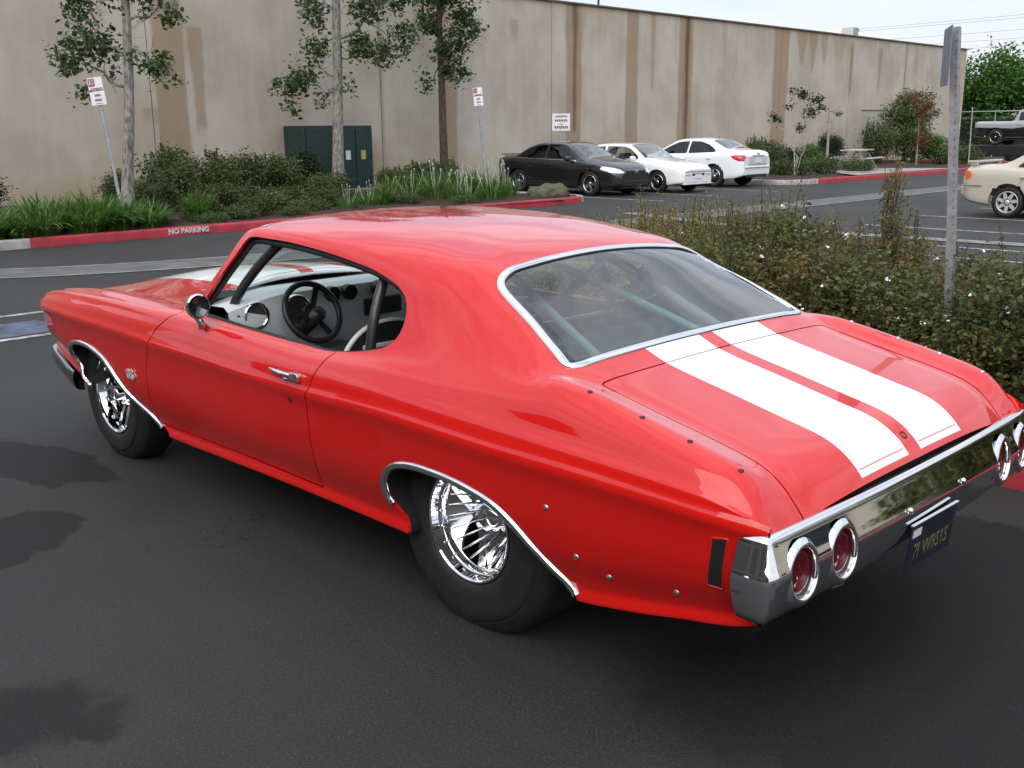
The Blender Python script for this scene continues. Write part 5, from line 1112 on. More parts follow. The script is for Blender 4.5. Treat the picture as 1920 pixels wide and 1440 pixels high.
BLADEY = leaf_mat('strap_leaf_dry', [(.10, .085, .03), (.07, .10, .025), (.15, .12, .05)], .5, .25)
def wtree(base, label, trunk, limbs_, ell, n_cl, per, size, seed, barkm, group=None, rbase=.14, name='street_tree', leafm=LEAFT, sp=.16, cat='tree'):
    rng = np.random.default_rng(seed); root = empty(name, base, 0, label, cat, group); mb = MB()
    tp = smooth_curve(trunk, 4); n = len(tp); zs_ = tp[:, 2]; rad = rbase*(1-.55*(zs_/zs_.max()))+rbase*.75*np.exp(-zs_/.28); mb.tube(tp, list(rad), 12)
    for a, b_, r0 in limbs_:
        p = limb(mb, a, b_, r0, r0*.35, rng, .10)
        for q in p[2:]:
            for _ in range(2): limb(mb, q, q+rng.normal(size=3)*.30, r0*.25, r0*.08, rng, .1, 4, 5)
    mb.build('trunk', barkm, root, True)
    pts = clumps(rng, ell, n_cl, per, sp, .25); V, F = leaf_geo(pts, size, rng, .3, .62, .35); mk('crown', V, F, leafm, root, False, kind='stuff')
    return root
# image-right direction of the wall trees is roughly (-.70,-.71): offsets below are given along that diagonal (s) and up (z)
LEAN = [0.]
def D(s, z, d=0.):
    s = s+LEAN[0]*z; return (-.703*s+.69*d, -.711*s-.68*d, z)
LEAN[0] = .075
wtree((16.85, -5.7, .12), 'pale-barked tree with dark drooping leaves behind the leaning sign post', [(0,0,-.1),D(.02,.8),D(.06,1.6),D(.08,2.5),D(.06,3.6),D(.02,4.6),D(.0,6.0)],
    [(D(.05,2.45),D(-.75,2.9),.04),(D(.06,3.0),D(-1.0,3.6),.03),(D(.06,3.2),D(.95,2.6),.03),(D(.05,3.6),D(1.0,3.9),.03),(D(.03,4.2),D(-.9,4.8),.04),(D(.02,4.3),D(.6,5.2),.04),(D(-.55,2.9),D(-.62,4.5),.03)],
    [(D(-.75,3.1),(.5,.5,.45)),(D(-1.0,2.9),(.3,.35,.3)),(D(-.35,3.1),(.3,.4,.35)),(D(-.85,2.25),(.12,.15,.3)),(D(.55,2.85),(.32,.35,.5)),(D(.8,2.65),(.12,.2,.25)),(D(.85,3.65),(.3,.3,.22)),(D(-.55,4.2),(.6,.6,.5)),(D(.4,4.2),(.5,.5,.5)),(D(0,5.4),(1.2,1.2,.9)),(D(-.8,3.9),(.3,.3,.5))], 205, 24, .11, 21, BARK, rbase=.115, sp=.10)
LEAN[0] = .06
wtree((19.85, -12.7, .12), 'tall pale-trunked tree standing in front of the green cabinet', [(0,0,-.1),D(.0,.9),D(-.02,2.0),D(-.04,3.2),D(-.08,4.2),D(-.10,5.6),D(-.05,7.2)],
    [(D(.05,3.9),D(1.25,4.8),.06),(D(-.04,2.6),D(-1.3,2.9),.035),(D(-.04,2.9),D(-1.0,3.6),.03),(D(-.03,3.4),D(1.0,3.5),.03),(D(-.08,4.4),D(-.7,5.2),.04),(D(-.08,4.8),D(.8,5.8),.04),(D(.6,4.3),D(1.5,3.8),.03)],
    [(D(-1.35,2.75),(.35,.4,.3)),(D(-.85,2.9),(.45,.5,.35)),(D(-1.25,2.25),(.15,.2,.3)),(D(-.45,2.35),(.12,.15,.28)),(D(-.55,3.6),(.3,.4,.4)),(D(-.6,4.6),(.35,.4,.5)),(D(.5,3.65),(.5,.5,.3)),(D(1.1,3.6),(.5,.5,.35)),(D(1.65,3.9),(.35,.4,.45)),(D(.7,4.6),(.6,.6,.35)),(D(1.4,4.9),(.4,.5,.4)),(D(0,6.2),(1.5,1.5,1.)),(D(.25,2.75),(.15,.2,.15))], 280, 24, .12, 22, BARK, rbase=.155, sp=.12)
LEAN[0] = .045
wtree((20.8, -17.15, .0), 'slim dark-trunked tree beside the parking sign post', [(0,0,-.1),D(-.02,.9),D(-.08,2.0),D(-.14,3.2),D(-.22,4.4),D(-.24,5.6),D(-.2,7.0)],
    [(D(-.12,3.2),D(.5,3.9),.03),(D(-.2,4.2),D(.6,4.8),.03),(D(-.2,4.2),D(-.7,4.9),.03),(D(-.16,3.6),D(-.55,3.0),.02),(D(-.2,4.8),D(.1,6.),.03)],
    [(D(-.05,3.9),(.3,.35,.55)),(D(.5,4.7),(.45,.5,.55)),(D(.35,4.1),(.3,.3,.3)),(D(.5,3.3),(.18,.2,.4)),(D(-.6,3.1),(.15,.2,.25)),(D(-.6,4.7),(.4,.4,.35)),(D(-.1,5.8),(1.2,1.2,.8)),(D(.1,3.5),(.25,.25,.35))], 190, 24, .13, 23, BARKD, rbase=.13, sp=.12)

LEAN[0] = 0.
def shrub_proto(name, seed, ell, n_cl, per, size, leafm, sp=.07, stems=10, h=.6, asp=.5, flowers=0, sprigs=0, up=.5, stemm=None, sprigm=None):
    rng = np.random.default_rng(seed); root = bpy.data.objects.new(name, None); mb = MB()
    for _ in range(stems):
        a = rng.uniform(0, 6.28); r = rng.uniform(.02, .10); e, rr_ = ell[rng.integers(len(ell))]; t = np.array(e)+rng.normal(size=3)*np.array(rr_)*.45; limb(mb, (r*math.cos(a), r*math.sin(a), -.05), t, .012, .004, rng, .1, 5, 5)
    pts = clumps(rng, ell, n_cl, per, sp, .5); pts = pts[pts[:, 2] > .02]; V, F = leaf_geo(pts, size, rng, up, asp, 0.)
    parts = [('foliage', V, F, leafm)]
    if sprigs:
        Vs = []; 
        for _ in range(sprigs):
            e, rr_ = ell[rng.integers(len(ell))]; b0 = np.array(e)+rng.uniform(-.7, .7, 3)*np.array(rr_)*[1, 1, .3]; b0[2] = e[2]+rr_[2]*.6; tip = b0+np.array([rng.normal()*.05, rng.normal()*.05, rng.uniform(.12, .30)])
            mb.tube([b0-[0, 0, .1], (b0+tip)/2, tip], [.004, .003, .0015], 4); k = 34; t = rng.uniform(0, 1, (k, 1)); Vs.append(b0+(tip-b0)*t+rng.normal(size=(k, 3))*.014)
        V2, F2 = leaf_geo(np.concatenate(Vs), size*.8, rng, .2, asp*.8, -.6); parts.append(('sprigs', V2, F2, sprigm or leafm))
    if flowers:
        k = flowers; d = rng.normal(size=(k, 3)); d /= np.linalg.norm(d, axis=1, keepdims=True); idx = rng.integers(len(ell), size=k); c = np.array([ell[i][0] for i in idx])+d*np.array([ell[i][1] for i in idx])*1.08
        keep = c[:, 2] > .1; V2, F2 = leaf_geo(np.repeat(c[keep], 5, 0)+rng.normal(size=(keep.sum()*5, 3))*.009, .019, rng, .6, .9, 0.); parts.append(('flowers', V2, F2, mat('flower_white', (.80, .78, .80), rough=.6)))
    return root, [(nm, v, f, m) for nm, v, f, m in parts]+[('stems', np.array(mb.V), mb.F, stemm or BARKD)]
PROTO = {}
def place_shrub(key, loc, rot, scl, label, cat='shrub', group=None, name='shrub'):
    root, parts = PROTO[key]
    o = empty(name, loc, rot, label, cat, group); o.scale = scl if hasattr(scl, '__len__') else (scl,)*3
    for i, p in enumerate(parts):
        if isinstance(p, bpy.types.Object): c = p.copy(); C.objects.link(c); c.parent = o
        else:
            c = mk(p[0], p[1], p[2], p[3], o, False, kind='stuff'); parts[i] = c
    return o
def E(*a): return [((x, y, z), (rx, ry, rz_)) for x, y, z, rx, ry, rz_ in a]
PROTO['dark'] = shrub_proto('shrub', 31, E((0,0,.42,.5,.5,.42),(.2,.1,.6,.35,.35,.3),(-.2,-.1,.55,.35,.35,.3)), 260, 26, .055, LEAFD, .06)
PROTO['mixed'] = shrub_proto('shrub', 32, E((0,0,.45,.55,.55,.45),(.3,.1,.7,.3,.3,.25),(-.3,-.1,.65,.35,.3,.3)), 230, 22, .065, LEAFB, .08, sprigs=12)
PROTO['loose'] = shrub_proto('shrub', 33, E((0,0,.5,.6,.6,.5),(.3,.2,.85,.25,.25,.3),(-.35,0,.8,.25,.3,.3)), 150, 20, .085, LEAFB, .10, stems=16, sprigs=8, sprigm=LEAFY)
PROTO['yellow'] = shrub_proto('shrub', 34, E((0,0,.22,.35,.35,.22)), 70, 22, .07, LEAFY, .06)
PROTO['low'] = shrub_proto('shrub', 35, E((0,0,.14,.6,.5,.14)), 130, 22, .05, LEAFB, .05, stems=4)
PROTO['green'] = shrub_proto('shrub', 36, E((0,0,.6,.8,.8,.6),(.4,0,.9,.5,.5,.4)), 260, 24, .075, LEAFG, .10)
def strap_proto(seed, n, L0, w0, m, flowers=0, arch=1., spread=1.):
    rng = np.random.default_rng(seed); V = []; F = []
    for _ in range(n):
        a = rng.uniform(0, 6.28); L_ = L0*rng.uniform(.65, 1.2); ln = rng.uniform(.15, 1.)*arch; r0 = .30*math.sqrt(rng.uniform(0, 1))*spread; b = np.array([r0*math.cos(a), r0*math.sin(a), 0]); d = np.array([math.cos(a+rng.normal()*.3), math.sin(a+rng.normal()*.3), 0]); s = np.array([-d[1], d[0], 0]); k = 6; i0 = len(V)
        for j in range(k):
            t = j/(k-1); th = t*ln*1.9; z = L_*(math.sin(th)/(ln*1.9)) if ln > .05 else L_*t; x = L_*(1-math.cos(th))/(ln*1.9); wd = w0*(1-.15*t)*(1 if t < .7 else (1-t)/.3+.05); p = b+d*x+np.array([0, 0, z])
            V += [p+s*wd/2, p-s*wd/2]
        F += [(i0+2*j, i0+2*j+1, i0+2*j+3, i0+2*j+2) for j in range(k-1)]
    parts = [('leaves', np.array(V), np.array(F), m)]
    if flowers:
        mb = MB()
        for _ in range(flowers):
            a = rng.uniform(0, 6.28); r = rng.uniform(.05, .3); h = rng.uniform(.55, .8); tp = np.array([r*math.cos(a)*1.5, r*math.sin(a)*1.5, h]); mb.tube([(r*math.cos(a)*.4, r*math.sin(a)*.4, 0), tp], .005, 4); mb.tube([tp, tp+[.01, 0, .05]], [.012, .02], 5)
        parts.append(('seed_heads', np.array(mb.V), mb.F, mat('seed_pale', (.45, .46, .38), rough=.8)))
    return None, parts
PROTO['lily'] = strap_proto(41, 170, .72, .034, BLADE, 0, 1.25); PROTO['lily2'] = strap_proto(42, 160, .74, .032, BLADE, 0, 1.35); PROTO['flax'] = strap_proto(43, 60, .55, .035, BLADEY); PROTO['lilyd'] = strap_proto(44, 100, .5, .024, BLADE, 6)
rg = np.random.default_rng(5)
MARKS = [('the leaning sign post', (15.5, -5.0)), ('the grey kerb end', (14.4, -2.2)), ('the pale-trunked tree at the cabinet', (19.9, -12.7)), ('the left pale tree', (16.9, -5.7)), ('the tilted sign post', (16.1, -14.5)), ('the slim dark tree', (20.8, -17.1)),
    ('the painted NO PARKING kerb', (14.4, -7.4)), ('the brown wall band', (21.5, -10)), ('the picnic table', (17.1, -35)), ('the white sedan', (17., -28.5)), ('the small rounded tree', (20.5, -46.3)), ('the orange-leaved young tree', (17.5, -41.1)), ('the bare wall beyond the table', (22, -38.5))]
def near(x, y): return min(MARKS, key=lambda m: (m[1][0]-x)**2+(m[1][1]-y)**2)[0]
lab_l = 'clump of arching green strap leaves in the kerbside bed near the leaning sign'
for (x, y, k, s) in ((14.75,-2.5,'lily',.85),(15.3,-2.0,'lily2',.9),(15.9,-2.9,'lily',.85),(14.9,-3.35,'lily2',1.05),(15.5,-3.7,'lily',1.1),(14.85,-4.05,'lily',1.0),(15.4,-4.5,'lily2',1.15),(16.1,-4.2,'lily',1.0),(14.95,-4.7,'lily2',.95),(15.6,-5.15,'lily',1.0),(16.3,-5.0,'lily2',.9),(15.3,-5.5,'lily',.75),(16.0,-5.75,'lily2',.8),(15.5,-1.2,'lily',1.),(16.6,-3.3,'lily2',.9),(14.7,-3.0,'lily2',.8),(15.1,-2.7,'lily',.95),(16.3,-3.7,'lily2',1.1),(16.0,-4.8,'lily',1.1),(15.0,-4.4,'lily2',1.0),(14.8,-5.15,'lily',.7),(15.2,-1.6,'lily2',.9),(16.6,-5.6,'lily',.8)):
    place_shrub(k, (x, y, .13), rg.uniform(0, 6), (s, s, s*rg.uniform(.62, .80)), 'clump of arching green strap leaves beside '+near(x, y), 'plant', 'strap-leaved plants beside '+near(x, y), 'strap_leaf_plant')
lab_l2 = 'leafy green clump at the black sedan end of the kerbside bed'
for (x, y, k, s) in ((16.3,-13.7,'lilyd',1.),(15.8,-14.3,'lilyd',1.15),(16.6,-14.6,'lily',1.),(17.0,-13.6,'lilyd',1.1),(16.1,-15.1,'lilyd',1.05),(17.5,-14.5,'lily2',1.),(17.1,-15.4,'lilyd',1.1),(18.1,-13.2,'lily2',.9),(16.9,-12.7,'lilyd',.9),(15.6,-13.4,'lilyd',.85),(17.9,-14.0,'lily',.9),(16.0,-10.8,'lilyd',.7),(15.5,-9.9,'lilyd',.65),(15.8,-6.6,'lily',.75),(16.3,-11.4,'lily2',.65)):
    place_shrub(k, (x, y, .13), rg.uniform(0, 6), s, 'leafy green strap-leaved clump near '+near(x, y), 'plant', 'leafy clumps near '+near(x, y), 'leafy_plant')
place_shrub('flax', (17.5, -12.5, .13), 1., .9, 'small yellow-green spiky plant in the mulch beside the pale trunk', 'plant', None, 'spiky_plant')
place_shrub('dark', (20.3, -4.0, .12), .3, (1.25, 1.3, 1.0), 'rounded dark shrub against the wall left of the leaning sign', 'shrub')
place_shrub('dark', (21.0, -12.5, .12), 2., (1.1, 1.1, 1.25), 'dense dark rounded shrub in front of the green cabinet', 'shrub')
lab_m = 'loose mixed green shrub in the row along the beige wall'
for (x, y, k, s, sz) in ((17.9,-7.3,'loose',.9,1.0),(18.4,-8.3,'mixed',1.0,1.05),(19.0,-9.2,'loose',1.0,1.05),(19.6,-9.9,'loose',.95,1.0),(17.2,-8.2,'mixed',.8,.7),(17.0,-9.2,'mixed',.75,.6),(19.8,-10.9,'mixed',1.0,1.0),(20.4,-11.5,'loose',.9,1.0),(17.8,-9.9,'low',1.1,1.2),(18.6,-6.4,'mixed',.9,.95),(20.0,-14.6,'mixed',.8,.8),(20.2,-15.6,'loose',.8,.85),(19.6,-16.0,'mixed',.9,.9),(19.2,-14.9,'mixed',.7,.7),(16.2,-6.9,'mixed',.7,.7),(16.6,-7.6,'loose',.75,.7),(16.0,-8.0,'mixed',.65,.6),(16.4,-9.9,'mixed',.7,.65),(17.3,-10.7,'loose',.75,.8),(18.4,-11.3,'mixed',.8,.8),(16.9,-11.9,'mixed',.6,.6),(18.9,-7.6,'loose',1.05,1.1),(17.5,-6.6,'mixed',.8,.85)):
    place_shrub(k, (x, y, .12), rg.uniform(0, 6), (s, s, s*sz), ('loose tall' if k == 'loose' else 'bushy' if k == 'mixed' else 'low')+' mixed green shrub near '+near(x, y), 'shrub', k+' shrubs near '+near(x, y))
for i, (x, y, s) in enumerate(((16.6,-8.8,.9),(17.0,-10.2,.7))): place_shrub('yellow', (x, y, .12), i, s, 'small yellow-green shrub in the mulch behind the red kerb', 'shrub', 'small yellow shrubs')
for (x, y, s) in ((15.6,-7.4,.8),(15.9,-9.2,.9),(15.3,-8.4,.6),(17.2,-11.3,.8),(16.4,-12.2,.7),(15.2,-12.9,.6),(18.6,-12.6,.7),(15.0,-6.5,.6)):
    place_shrub('low', (x, y, .12), rg.uniform(0, 6), s, 'low ground-hugging green plant in the mulch near '+near(x, y), 'plant', 'low plants near '+near(x, y), 'ground_plant')
# mossy stone at the end of the bed
bm = bmesh.new(); bmesh.ops.create_icosphere(bm, subdivisions=3, radius=1)
for v in bm.verts: v.co = Vector((v.co.x*.42, v.co.y*.62, max(v.co.z, -.3)*.27))*(1+.10*math.sin(v.co.x*5+v.co.y*7)+.06*math.sin(v.co.z*11+v.co.y*5))
me = bpy.data.meshes.new('rock'); bm.to_mesh(me); bm.free(); ro = bpy.data.objects.new('rock', me); C.objects.link(ro); me.materials.append(mat('mossy_rock', (.085, .095, .05), rough=.95, var=.5, vscale=6, bump=.8, bscale=14, col2=(.05, .045, .035))); ro.location = (15.2, -15.75, .2)
me.polygons.foreach_set('use_smooth', [True]*len(me.polygons)); tag(ro, 'low mossy rock at the end of the bed beside the black sedan', 'rock')

# second bed: shrubs, saplings, picnic table
lab_g = 'round green shrub in the far bed beneath the stained wall'
for (x, y, k, s, sz) in ((19.2,-31.5,'mixed',1.3,.95),(18.8,-33.0,'dark',1.2,.8),(18.2,-30.5,'mixed',1.2,.9),(21.5,-41.0,'dark',1.3,1.15),(21.0,-38.3,'green',.9,.8),(20.5,-43.6,'mixed',1.5,1.2),(19.5,-44.9,'mixed',1.6,1.1),(18.3,-45.3,'green',1.1,.9),(16.9,-32.0,'low',1.4,1.5),(16.5,-34.0,'low',1.2,1.2),(17.2,-30.2,'low',1.4,1.3),(17.0,-44.5,'low',1.6,1.6),(20.3,-35.5,'mixed',1.,.8)):
    place_shrub(k, (x, y, .11), rg.uniform(0, 6), (s, s, s*sz), {'mixed': 'bushy olive green', 'dark': 'rounded dark green', 'green': 'bright green', 'low': 'low spreading green'}[k]+' shrub beneath the wall near '+near(x, y), 'shrub', k+' far shrubs near '+near(x, y))
wtree((20.5, -46.3, .1), 'small rounded dark green tree near the far end of the wall', [(0,0,-.1),(0,0,.8),(.05,0,1.5),(.1,.05,2.2)], [((0,0,1.2),(.8,.5,2.2),.04),((0,0,1.3),(-.8,-.6,2.3),.04),((0,0,1.5),(.3,-1.0,2.6),.04),((0,0,1.4),(-.3,.9,2.3),.04)],
    [((0,0,2.2),(1.3,1.4,.9)),((.3,-1.2,2.3),(.8,.9,.8)),((-.4,.9,2.1),(.8,.9,.7)),((0,0,2.9),(.8,.8,.4))], 260, 26, .12, 51, BARKD, rbase=.07, sp=.16, leafm=LEAFB, name='small_tree')
wtree((17.5, -41.1, .1), 'staked young tree with orange-brown leaves above the far shrubs', [(0,0,-.1),(0,0,1.2),(.02,0,2.2),(.0,0,3.1)], [((0,0,2.2),D(.5,2.7),.015),((0,0,2.4),D(-.5,2.9),.015),((0,0,2.0),D(.3,2.3),.012)],
    [(D(.1,2.5),(.4,.4,.3)),(D(-.25,2.95),(.35,.35,.12)),(D(.3,1.1),(.4,.4,.3)),(D(.35,2.9),(.3,.3,.12)),(D(-.5,3.0),(.12,.12,.12)),(D(.05,2.0),(.15,.15,.4))], 80, 20, .085, 52, mat('orange_stake', (.30, .20, .14), rough=.8, var=.3), rbase=.03, sp=.10, leafm=LEAFO, name='young_tree')
mb_ = D(0, 0)
wtree((16.75, -29.9, .1), 'spindly multi-stemmed sapling with sparse leaves beside the white sedan', [(0,0,-.1),(.05,0,.6),(.1,.02,1.2),(.15,.05,1.8)], [(D(.0,.0),D(-.15,1.6),.018),(D(.05,.0),D(.4,1.5),.016),(D(.02,.2),D(.15,2.2),.016),(D(-.1,1.4),D(-.65,1.7),.010),(D(.1,1.7),D(.2,2.7),.010),(D(.15,1.6),D(.6,2.5),.009)],
    [(D(-.75,2.0),(.22,.22,.12)),(D(.2,2.75),(.3,.3,.12)),(D(.65,2.55),(.25,.25,.12)),(D(-.3,2.4),(.15,.15,.06)),(D(.45,2.15),(.3,.3,.1)),(D(.1,1.65),(.2,.2,.1)),(D(-.2,2.9),(.12,.12,.06))], 40, 16, .10, 53, mat('pale_twig', (.42, .40, .33), rough=.8), rbase=.020, sp=.08, leafm=LEAFD, name='sapling')
stk = empty('tree_stake', (17.2, -32.9, .1), 0, 'tall grey wooden stake with wire ties beside the sapling', 'stake'); MB().tube([(0,0,-.1),(.0,0,1.2),(.02,.03,2.75)], [.06, .045, .025], 8).build('post', mat('grey_wood', (.30, .28, .25), rough=.9, var=.3), stk)
MB().tube([(.02,.03,2.25), D(.35,2.15)], .012, 5).build('tie', BARKD, stk); MB().tube([D(-.12,1.85), D(.12,1.85)], .012, 5).build('tie', BARKD, stk)
pv_, pf_ = leaf_geo(clumps(np.random.default_rng(8), [(D(-.3,2.35),(.2,.2,.1)),(D(.3,2.1),(.12,.12,.1))], 10, 14, .05, .3), .09, np.random.default_rng(9)); mk('twig_leaves', pv_, pf_, LEAFD, stk, False, kind='stuff')
pt = empty('picnic_table', (17.1, -35.0, .165), R(12), 'pale picnic table with bench seats on the concrete pad', 'table'); PW = mat('weathered_wood', (.42, .42, .40), rough=.8, var=.3, vscale=6)
for y in (-.30, -.10, .10, .30): MB().box((y, 0, .74), (.18, 1.9, .04), bev=.005).build('tabletop_plank', PW, pt)
for y in (-.72, .72): MB().box((y, 0, .45), (.24, 1.9, .04), bev=.005).build('bench', PW, pt)
for x_ in (-.65, .65):
    f = MB(); f.tube([(-.65, x_, 0), (-.18, x_, .73)], .03, 6); f.tube([(.65, x_, 0), (.18, x_, .73)], .03, 6); f.tube([(-.80, x_, .42), (.80, x_, .42)], .03, 6); f.build('leg_frame', mat('grey_wood'), pt)

# far right: big trees, clipped hedge, railing
def bigtree(base, label, h, r, seed, leafm, n_cl=420):
    rng = np.random.default_rng(seed); ell = [((rng.normal()*r*.45, rng.normal()*r*.45, h*(.48+.10*rng.normal())), (r*.55, r*.55, h*.2)) for _ in range(7)]+[((0, 0, h*.78), (r*.6, r*.6, h*.2)), ((r*.5, -r*.3, h*.6), (r*.5, r*.5, h*.2)), ((-r*.5, r*.4, h*.6), (r*.5, r*.5, h*.2))]
    return wtree(base, label, [(0,0,-.1),(0,0,h*.12),(.1,.1,h*.25),(.1,0,h*.45),(0,.1,h*.7)], [((0,0,h*.2),(e[0][0]*.8, e[0][1]*.8, e[0][2]), .11) for e in ell], ell, n_cl, 34, .26, seed, BARKD, rbase=.22, sp=.42, leafm=leafm, name='large_tree')
bigtree((26.6, -73, 0), 'big bright green tree behind the end of the warehouse', 7.2, 3.0, 61, LEAFG)
bigtree((21.6, -72, 0), 'second bright green tree right of the warehouse end', 7.0, 3.0, 62, LEAFG)
bigtree((16.5, -76, 0), 'leafy green tree behind the silver truck', 6.6, 3.0, 63, LEAFB)
hd = empty('clipped_hedge', (19.0, -64, 0), 0, 'low clipped bright green hedge behind the silver truck', 'hedge'); rngh = np.random.default_rng(71)
hp_ = rngh.uniform([-7, -.7, .2], [7, .7, 2.35], (9000, 3)); V, F = leaf_geo(hp_, .2, rngh, .8); mk('foliage', V, F, LEAFG, hd, False, kind='stuff'); MB().box((0, 0, 1.1), (13.6, 1.1, 2.15)).build('hedge_core', mat('hedge_inside', (.012, .022, .01), rough=.9), hd)
rl_ = empty('railing', (19.0, -61, 0), 0, 'thin pale railing in front of the clipped hedge', 'railing'); MB().tube([(-6, 0, 2.62), (6, 0, 2.62)], .035, 6).build('top_rail', GALV, rl_)
for x_ in (-6, -3, 0, 3, 6): MB().tube([(x_, 0, 0), (x_, 0, 2.62)], .03, 6).build('post', GALV, rl_)
pp = empty('pole', (16.4, -43.9, .1), 0, 'thin pale pole in front of the silver truck', 'pole'); MB().tube([(0,0,-.1),(.02,0,1.2),(.05,.0,2.4)], [.03,.028,.025], 8).build('shaft', GALV, pp); MB().lathe([(.0001,.06),(.03,.05),(.035,0)], 8, (.05, 0, 2.4), 'Z').build('cap', GALV, pp)
fb_ = empty('far_building', (30, -92, 0), 0, 'low pale building seen between the far tree trunks', 'building'); MB().box((0, 0, 2.1), (60, 8, 4.2)).build('wall', mat('far_pale_wall', (.55, .50, .42), rough=.9, var=.1), fb_); MB().box((0, 0, 4.3), (60.6, 8.6, .2)).build('roof', mat('roof_gravel'), fb_)
for x_ in (-20, -14, -8, -2, 4): MB().box((x_, 4.02, 2.0), (2.2, .06, 1.4)).build('window', mat('far_window', (.03, .035, .04), rough=.1), fb_)
for i, (z0, z1) in enumerate(((10.9,11.6),(10.1,10.8),(9.6,10.1),(9.1,9.6),(8.6,9.1),(7.8,7.9),(11.6,12.5))):
    c = [(60-130*t, -85-3*i*.3, (z0-.9)+(z1-z0)*6.5*t*t+(-1.2)*math.sin(math.pi*t)*.3) for t in np.linspace(0, 1, 30)]
    o = MB().tube(c, .012, 5).build('power_line', mat('cable_dark', (.12, .13, .14), rough=.6), None, True); tag(o, 'thin overhead power line crossing the sky beyond the trees', 'power line', 'overhead power lines')

# ------------------------------------------------------------------ foreground hedge shrubs beside the red car
HG = leaf_mat('hedge_leaf_green', [(.05, .075, .024), (.09, .125, .036), (.16, .19, .058), (.06, .095, .03), (.14, .135, .042), (.18, .12, .05)], .4, .38)
HO = leaf_mat('hedge_leaf_olive', [(.12, .125, .03), (.24, .20, .055), (.33, .26, .08), (.16, .16, .04), (.38, .29, .10), (.10, .13, .036)], .5, .4)
HB = leaf_mat('hedge_leaf_bronze', [(.08, .10, .028), (.22, .14, .045), (.16, .15, .042), (.06, .095, .03), (.28, .16, .06)], .45, .4)
eh = E((0,0,.50,.42,.42,.42),(.18,.12,.70,.25,.25,.22),(-.2,-.12,.66,.26,.26,.24),(0,.2,.38,.35,.3,.3),(-.05,-.22,.36,.3,.3,.3))
PROTO['h_green'] = shrub_proto('shrub', 81, eh, 430, 17, .032, HG, .042, 26, asp=.62, flowers=14, sprigs=8)
PROTO['h_olive'] = shrub_proto('shrub', 82, eh, 430, 17, .031, HO, .040, 26, asp=.42, sprigs=46, sprigm=HO)
PROTO['h_bronze'] = shrub_proto('shrub', 83, eh, 430, 17, .031, HB, .042, 26, asp=.55, flowers=6, sprigs=16, sprigm=HB)
PROTO['h_tall'] = shrub_proto('shrub', 84, E((0,0,.62,.12,.12,.40),(.03,0,.98,.07,.07,.26)), 110, 16, .026, HG, .030, 12, asp=.5, sprigs=26, sprigm=HO)
PROTO['h_dry'] = strap_proto(85, 70, .38, .006, leaf_mat('dry_stalk', [(.16, .11, .05), (.10, .085, .03), (.22, .16, .09)], .7, .2), 0, .35, .4)
lo, lg, lb = 'olive-gold feathery shrub in the hedge beside the red car', 'dark green shrub with white flowers in the foreground hedge', 'bronze-tipped shrub in the hedge near the sign post'
for (x, y, k, s, sz) in ((2.75,-2.65,'h_olive',.95,.88),(2.75,-3.35,'h_olive',1.,.90),(2.25,-2.5,'h_olive',1.,.92),(2.2,-3.2,'h_olive',1.05,.97),(1.75,-2.6,'h_olive',1.,.98),(1.65,-3.3,'h_olive',1.05,1.02),(3.35,-3.1,'h_olive',.95,.80),
        (1.25,-2.5,'h_green',1.,1.0),(1.15,-3.15,'h_green',1.1,1.05),(.75,-2.55,'h_bronze',1.,.98),(.6,-3.2,'h_bronze',1.05,1.02),(.25,-2.5,'h_green',1.,.96),(.12,-3.1,'h_bronze',1.,.95),
        (-.22,-2.85,'h_bronze',.8,.72),(-.25,-2.45,'h_green',.85,.86),(-.62,-2.5,'h_green',1.,1.0),(-.6,-3.2,'h_green',1.,.86),(-.98,-2.5,'h_green',1.05,1.04),(-1.05,-3.2,'h_green',1.,.95),(-1.45,-2.55,'h_green',1.05,1.0),(-1.9,-2.6,'h_bronze',1.,1.),(-2.4,-2.6,'h_green',1.,1.)):
    place_shrub(k, (x, y, .12), rg.uniform(0, 6.28), (s, s, s*sz*1.02), {'h_olive': lo, 'h_green': lg, 'h_bronze': lb}[k]+(', on the kerb side' if y > -2.8 else ', on the parking side'), 'shrub', 'foreground hedge '+k[2:]+(' kerb side' if y > -2.8 else ' parking side'), 'hedge_shrub')
place_shrub('h_tall', (.50, -3.35, .12), .4, (1., 1., 1.03), 'tall upright green sprig rising above the foreground hedge', 'shrub', None, 'upright_shrub')
for (x, y, z) in ((2.35,-3.2,.78),(1.55,-3.1,.88),(1.2,-2.9,.86)):
    place_shrub('h_dry', (x, y, z), rg.uniform(0, 6), .9, 'tuft of dry grass stalks sticking out of the olive hedge', 'grass', 'dry stalk tufts in the hedge', 'dry_grass_tuft')

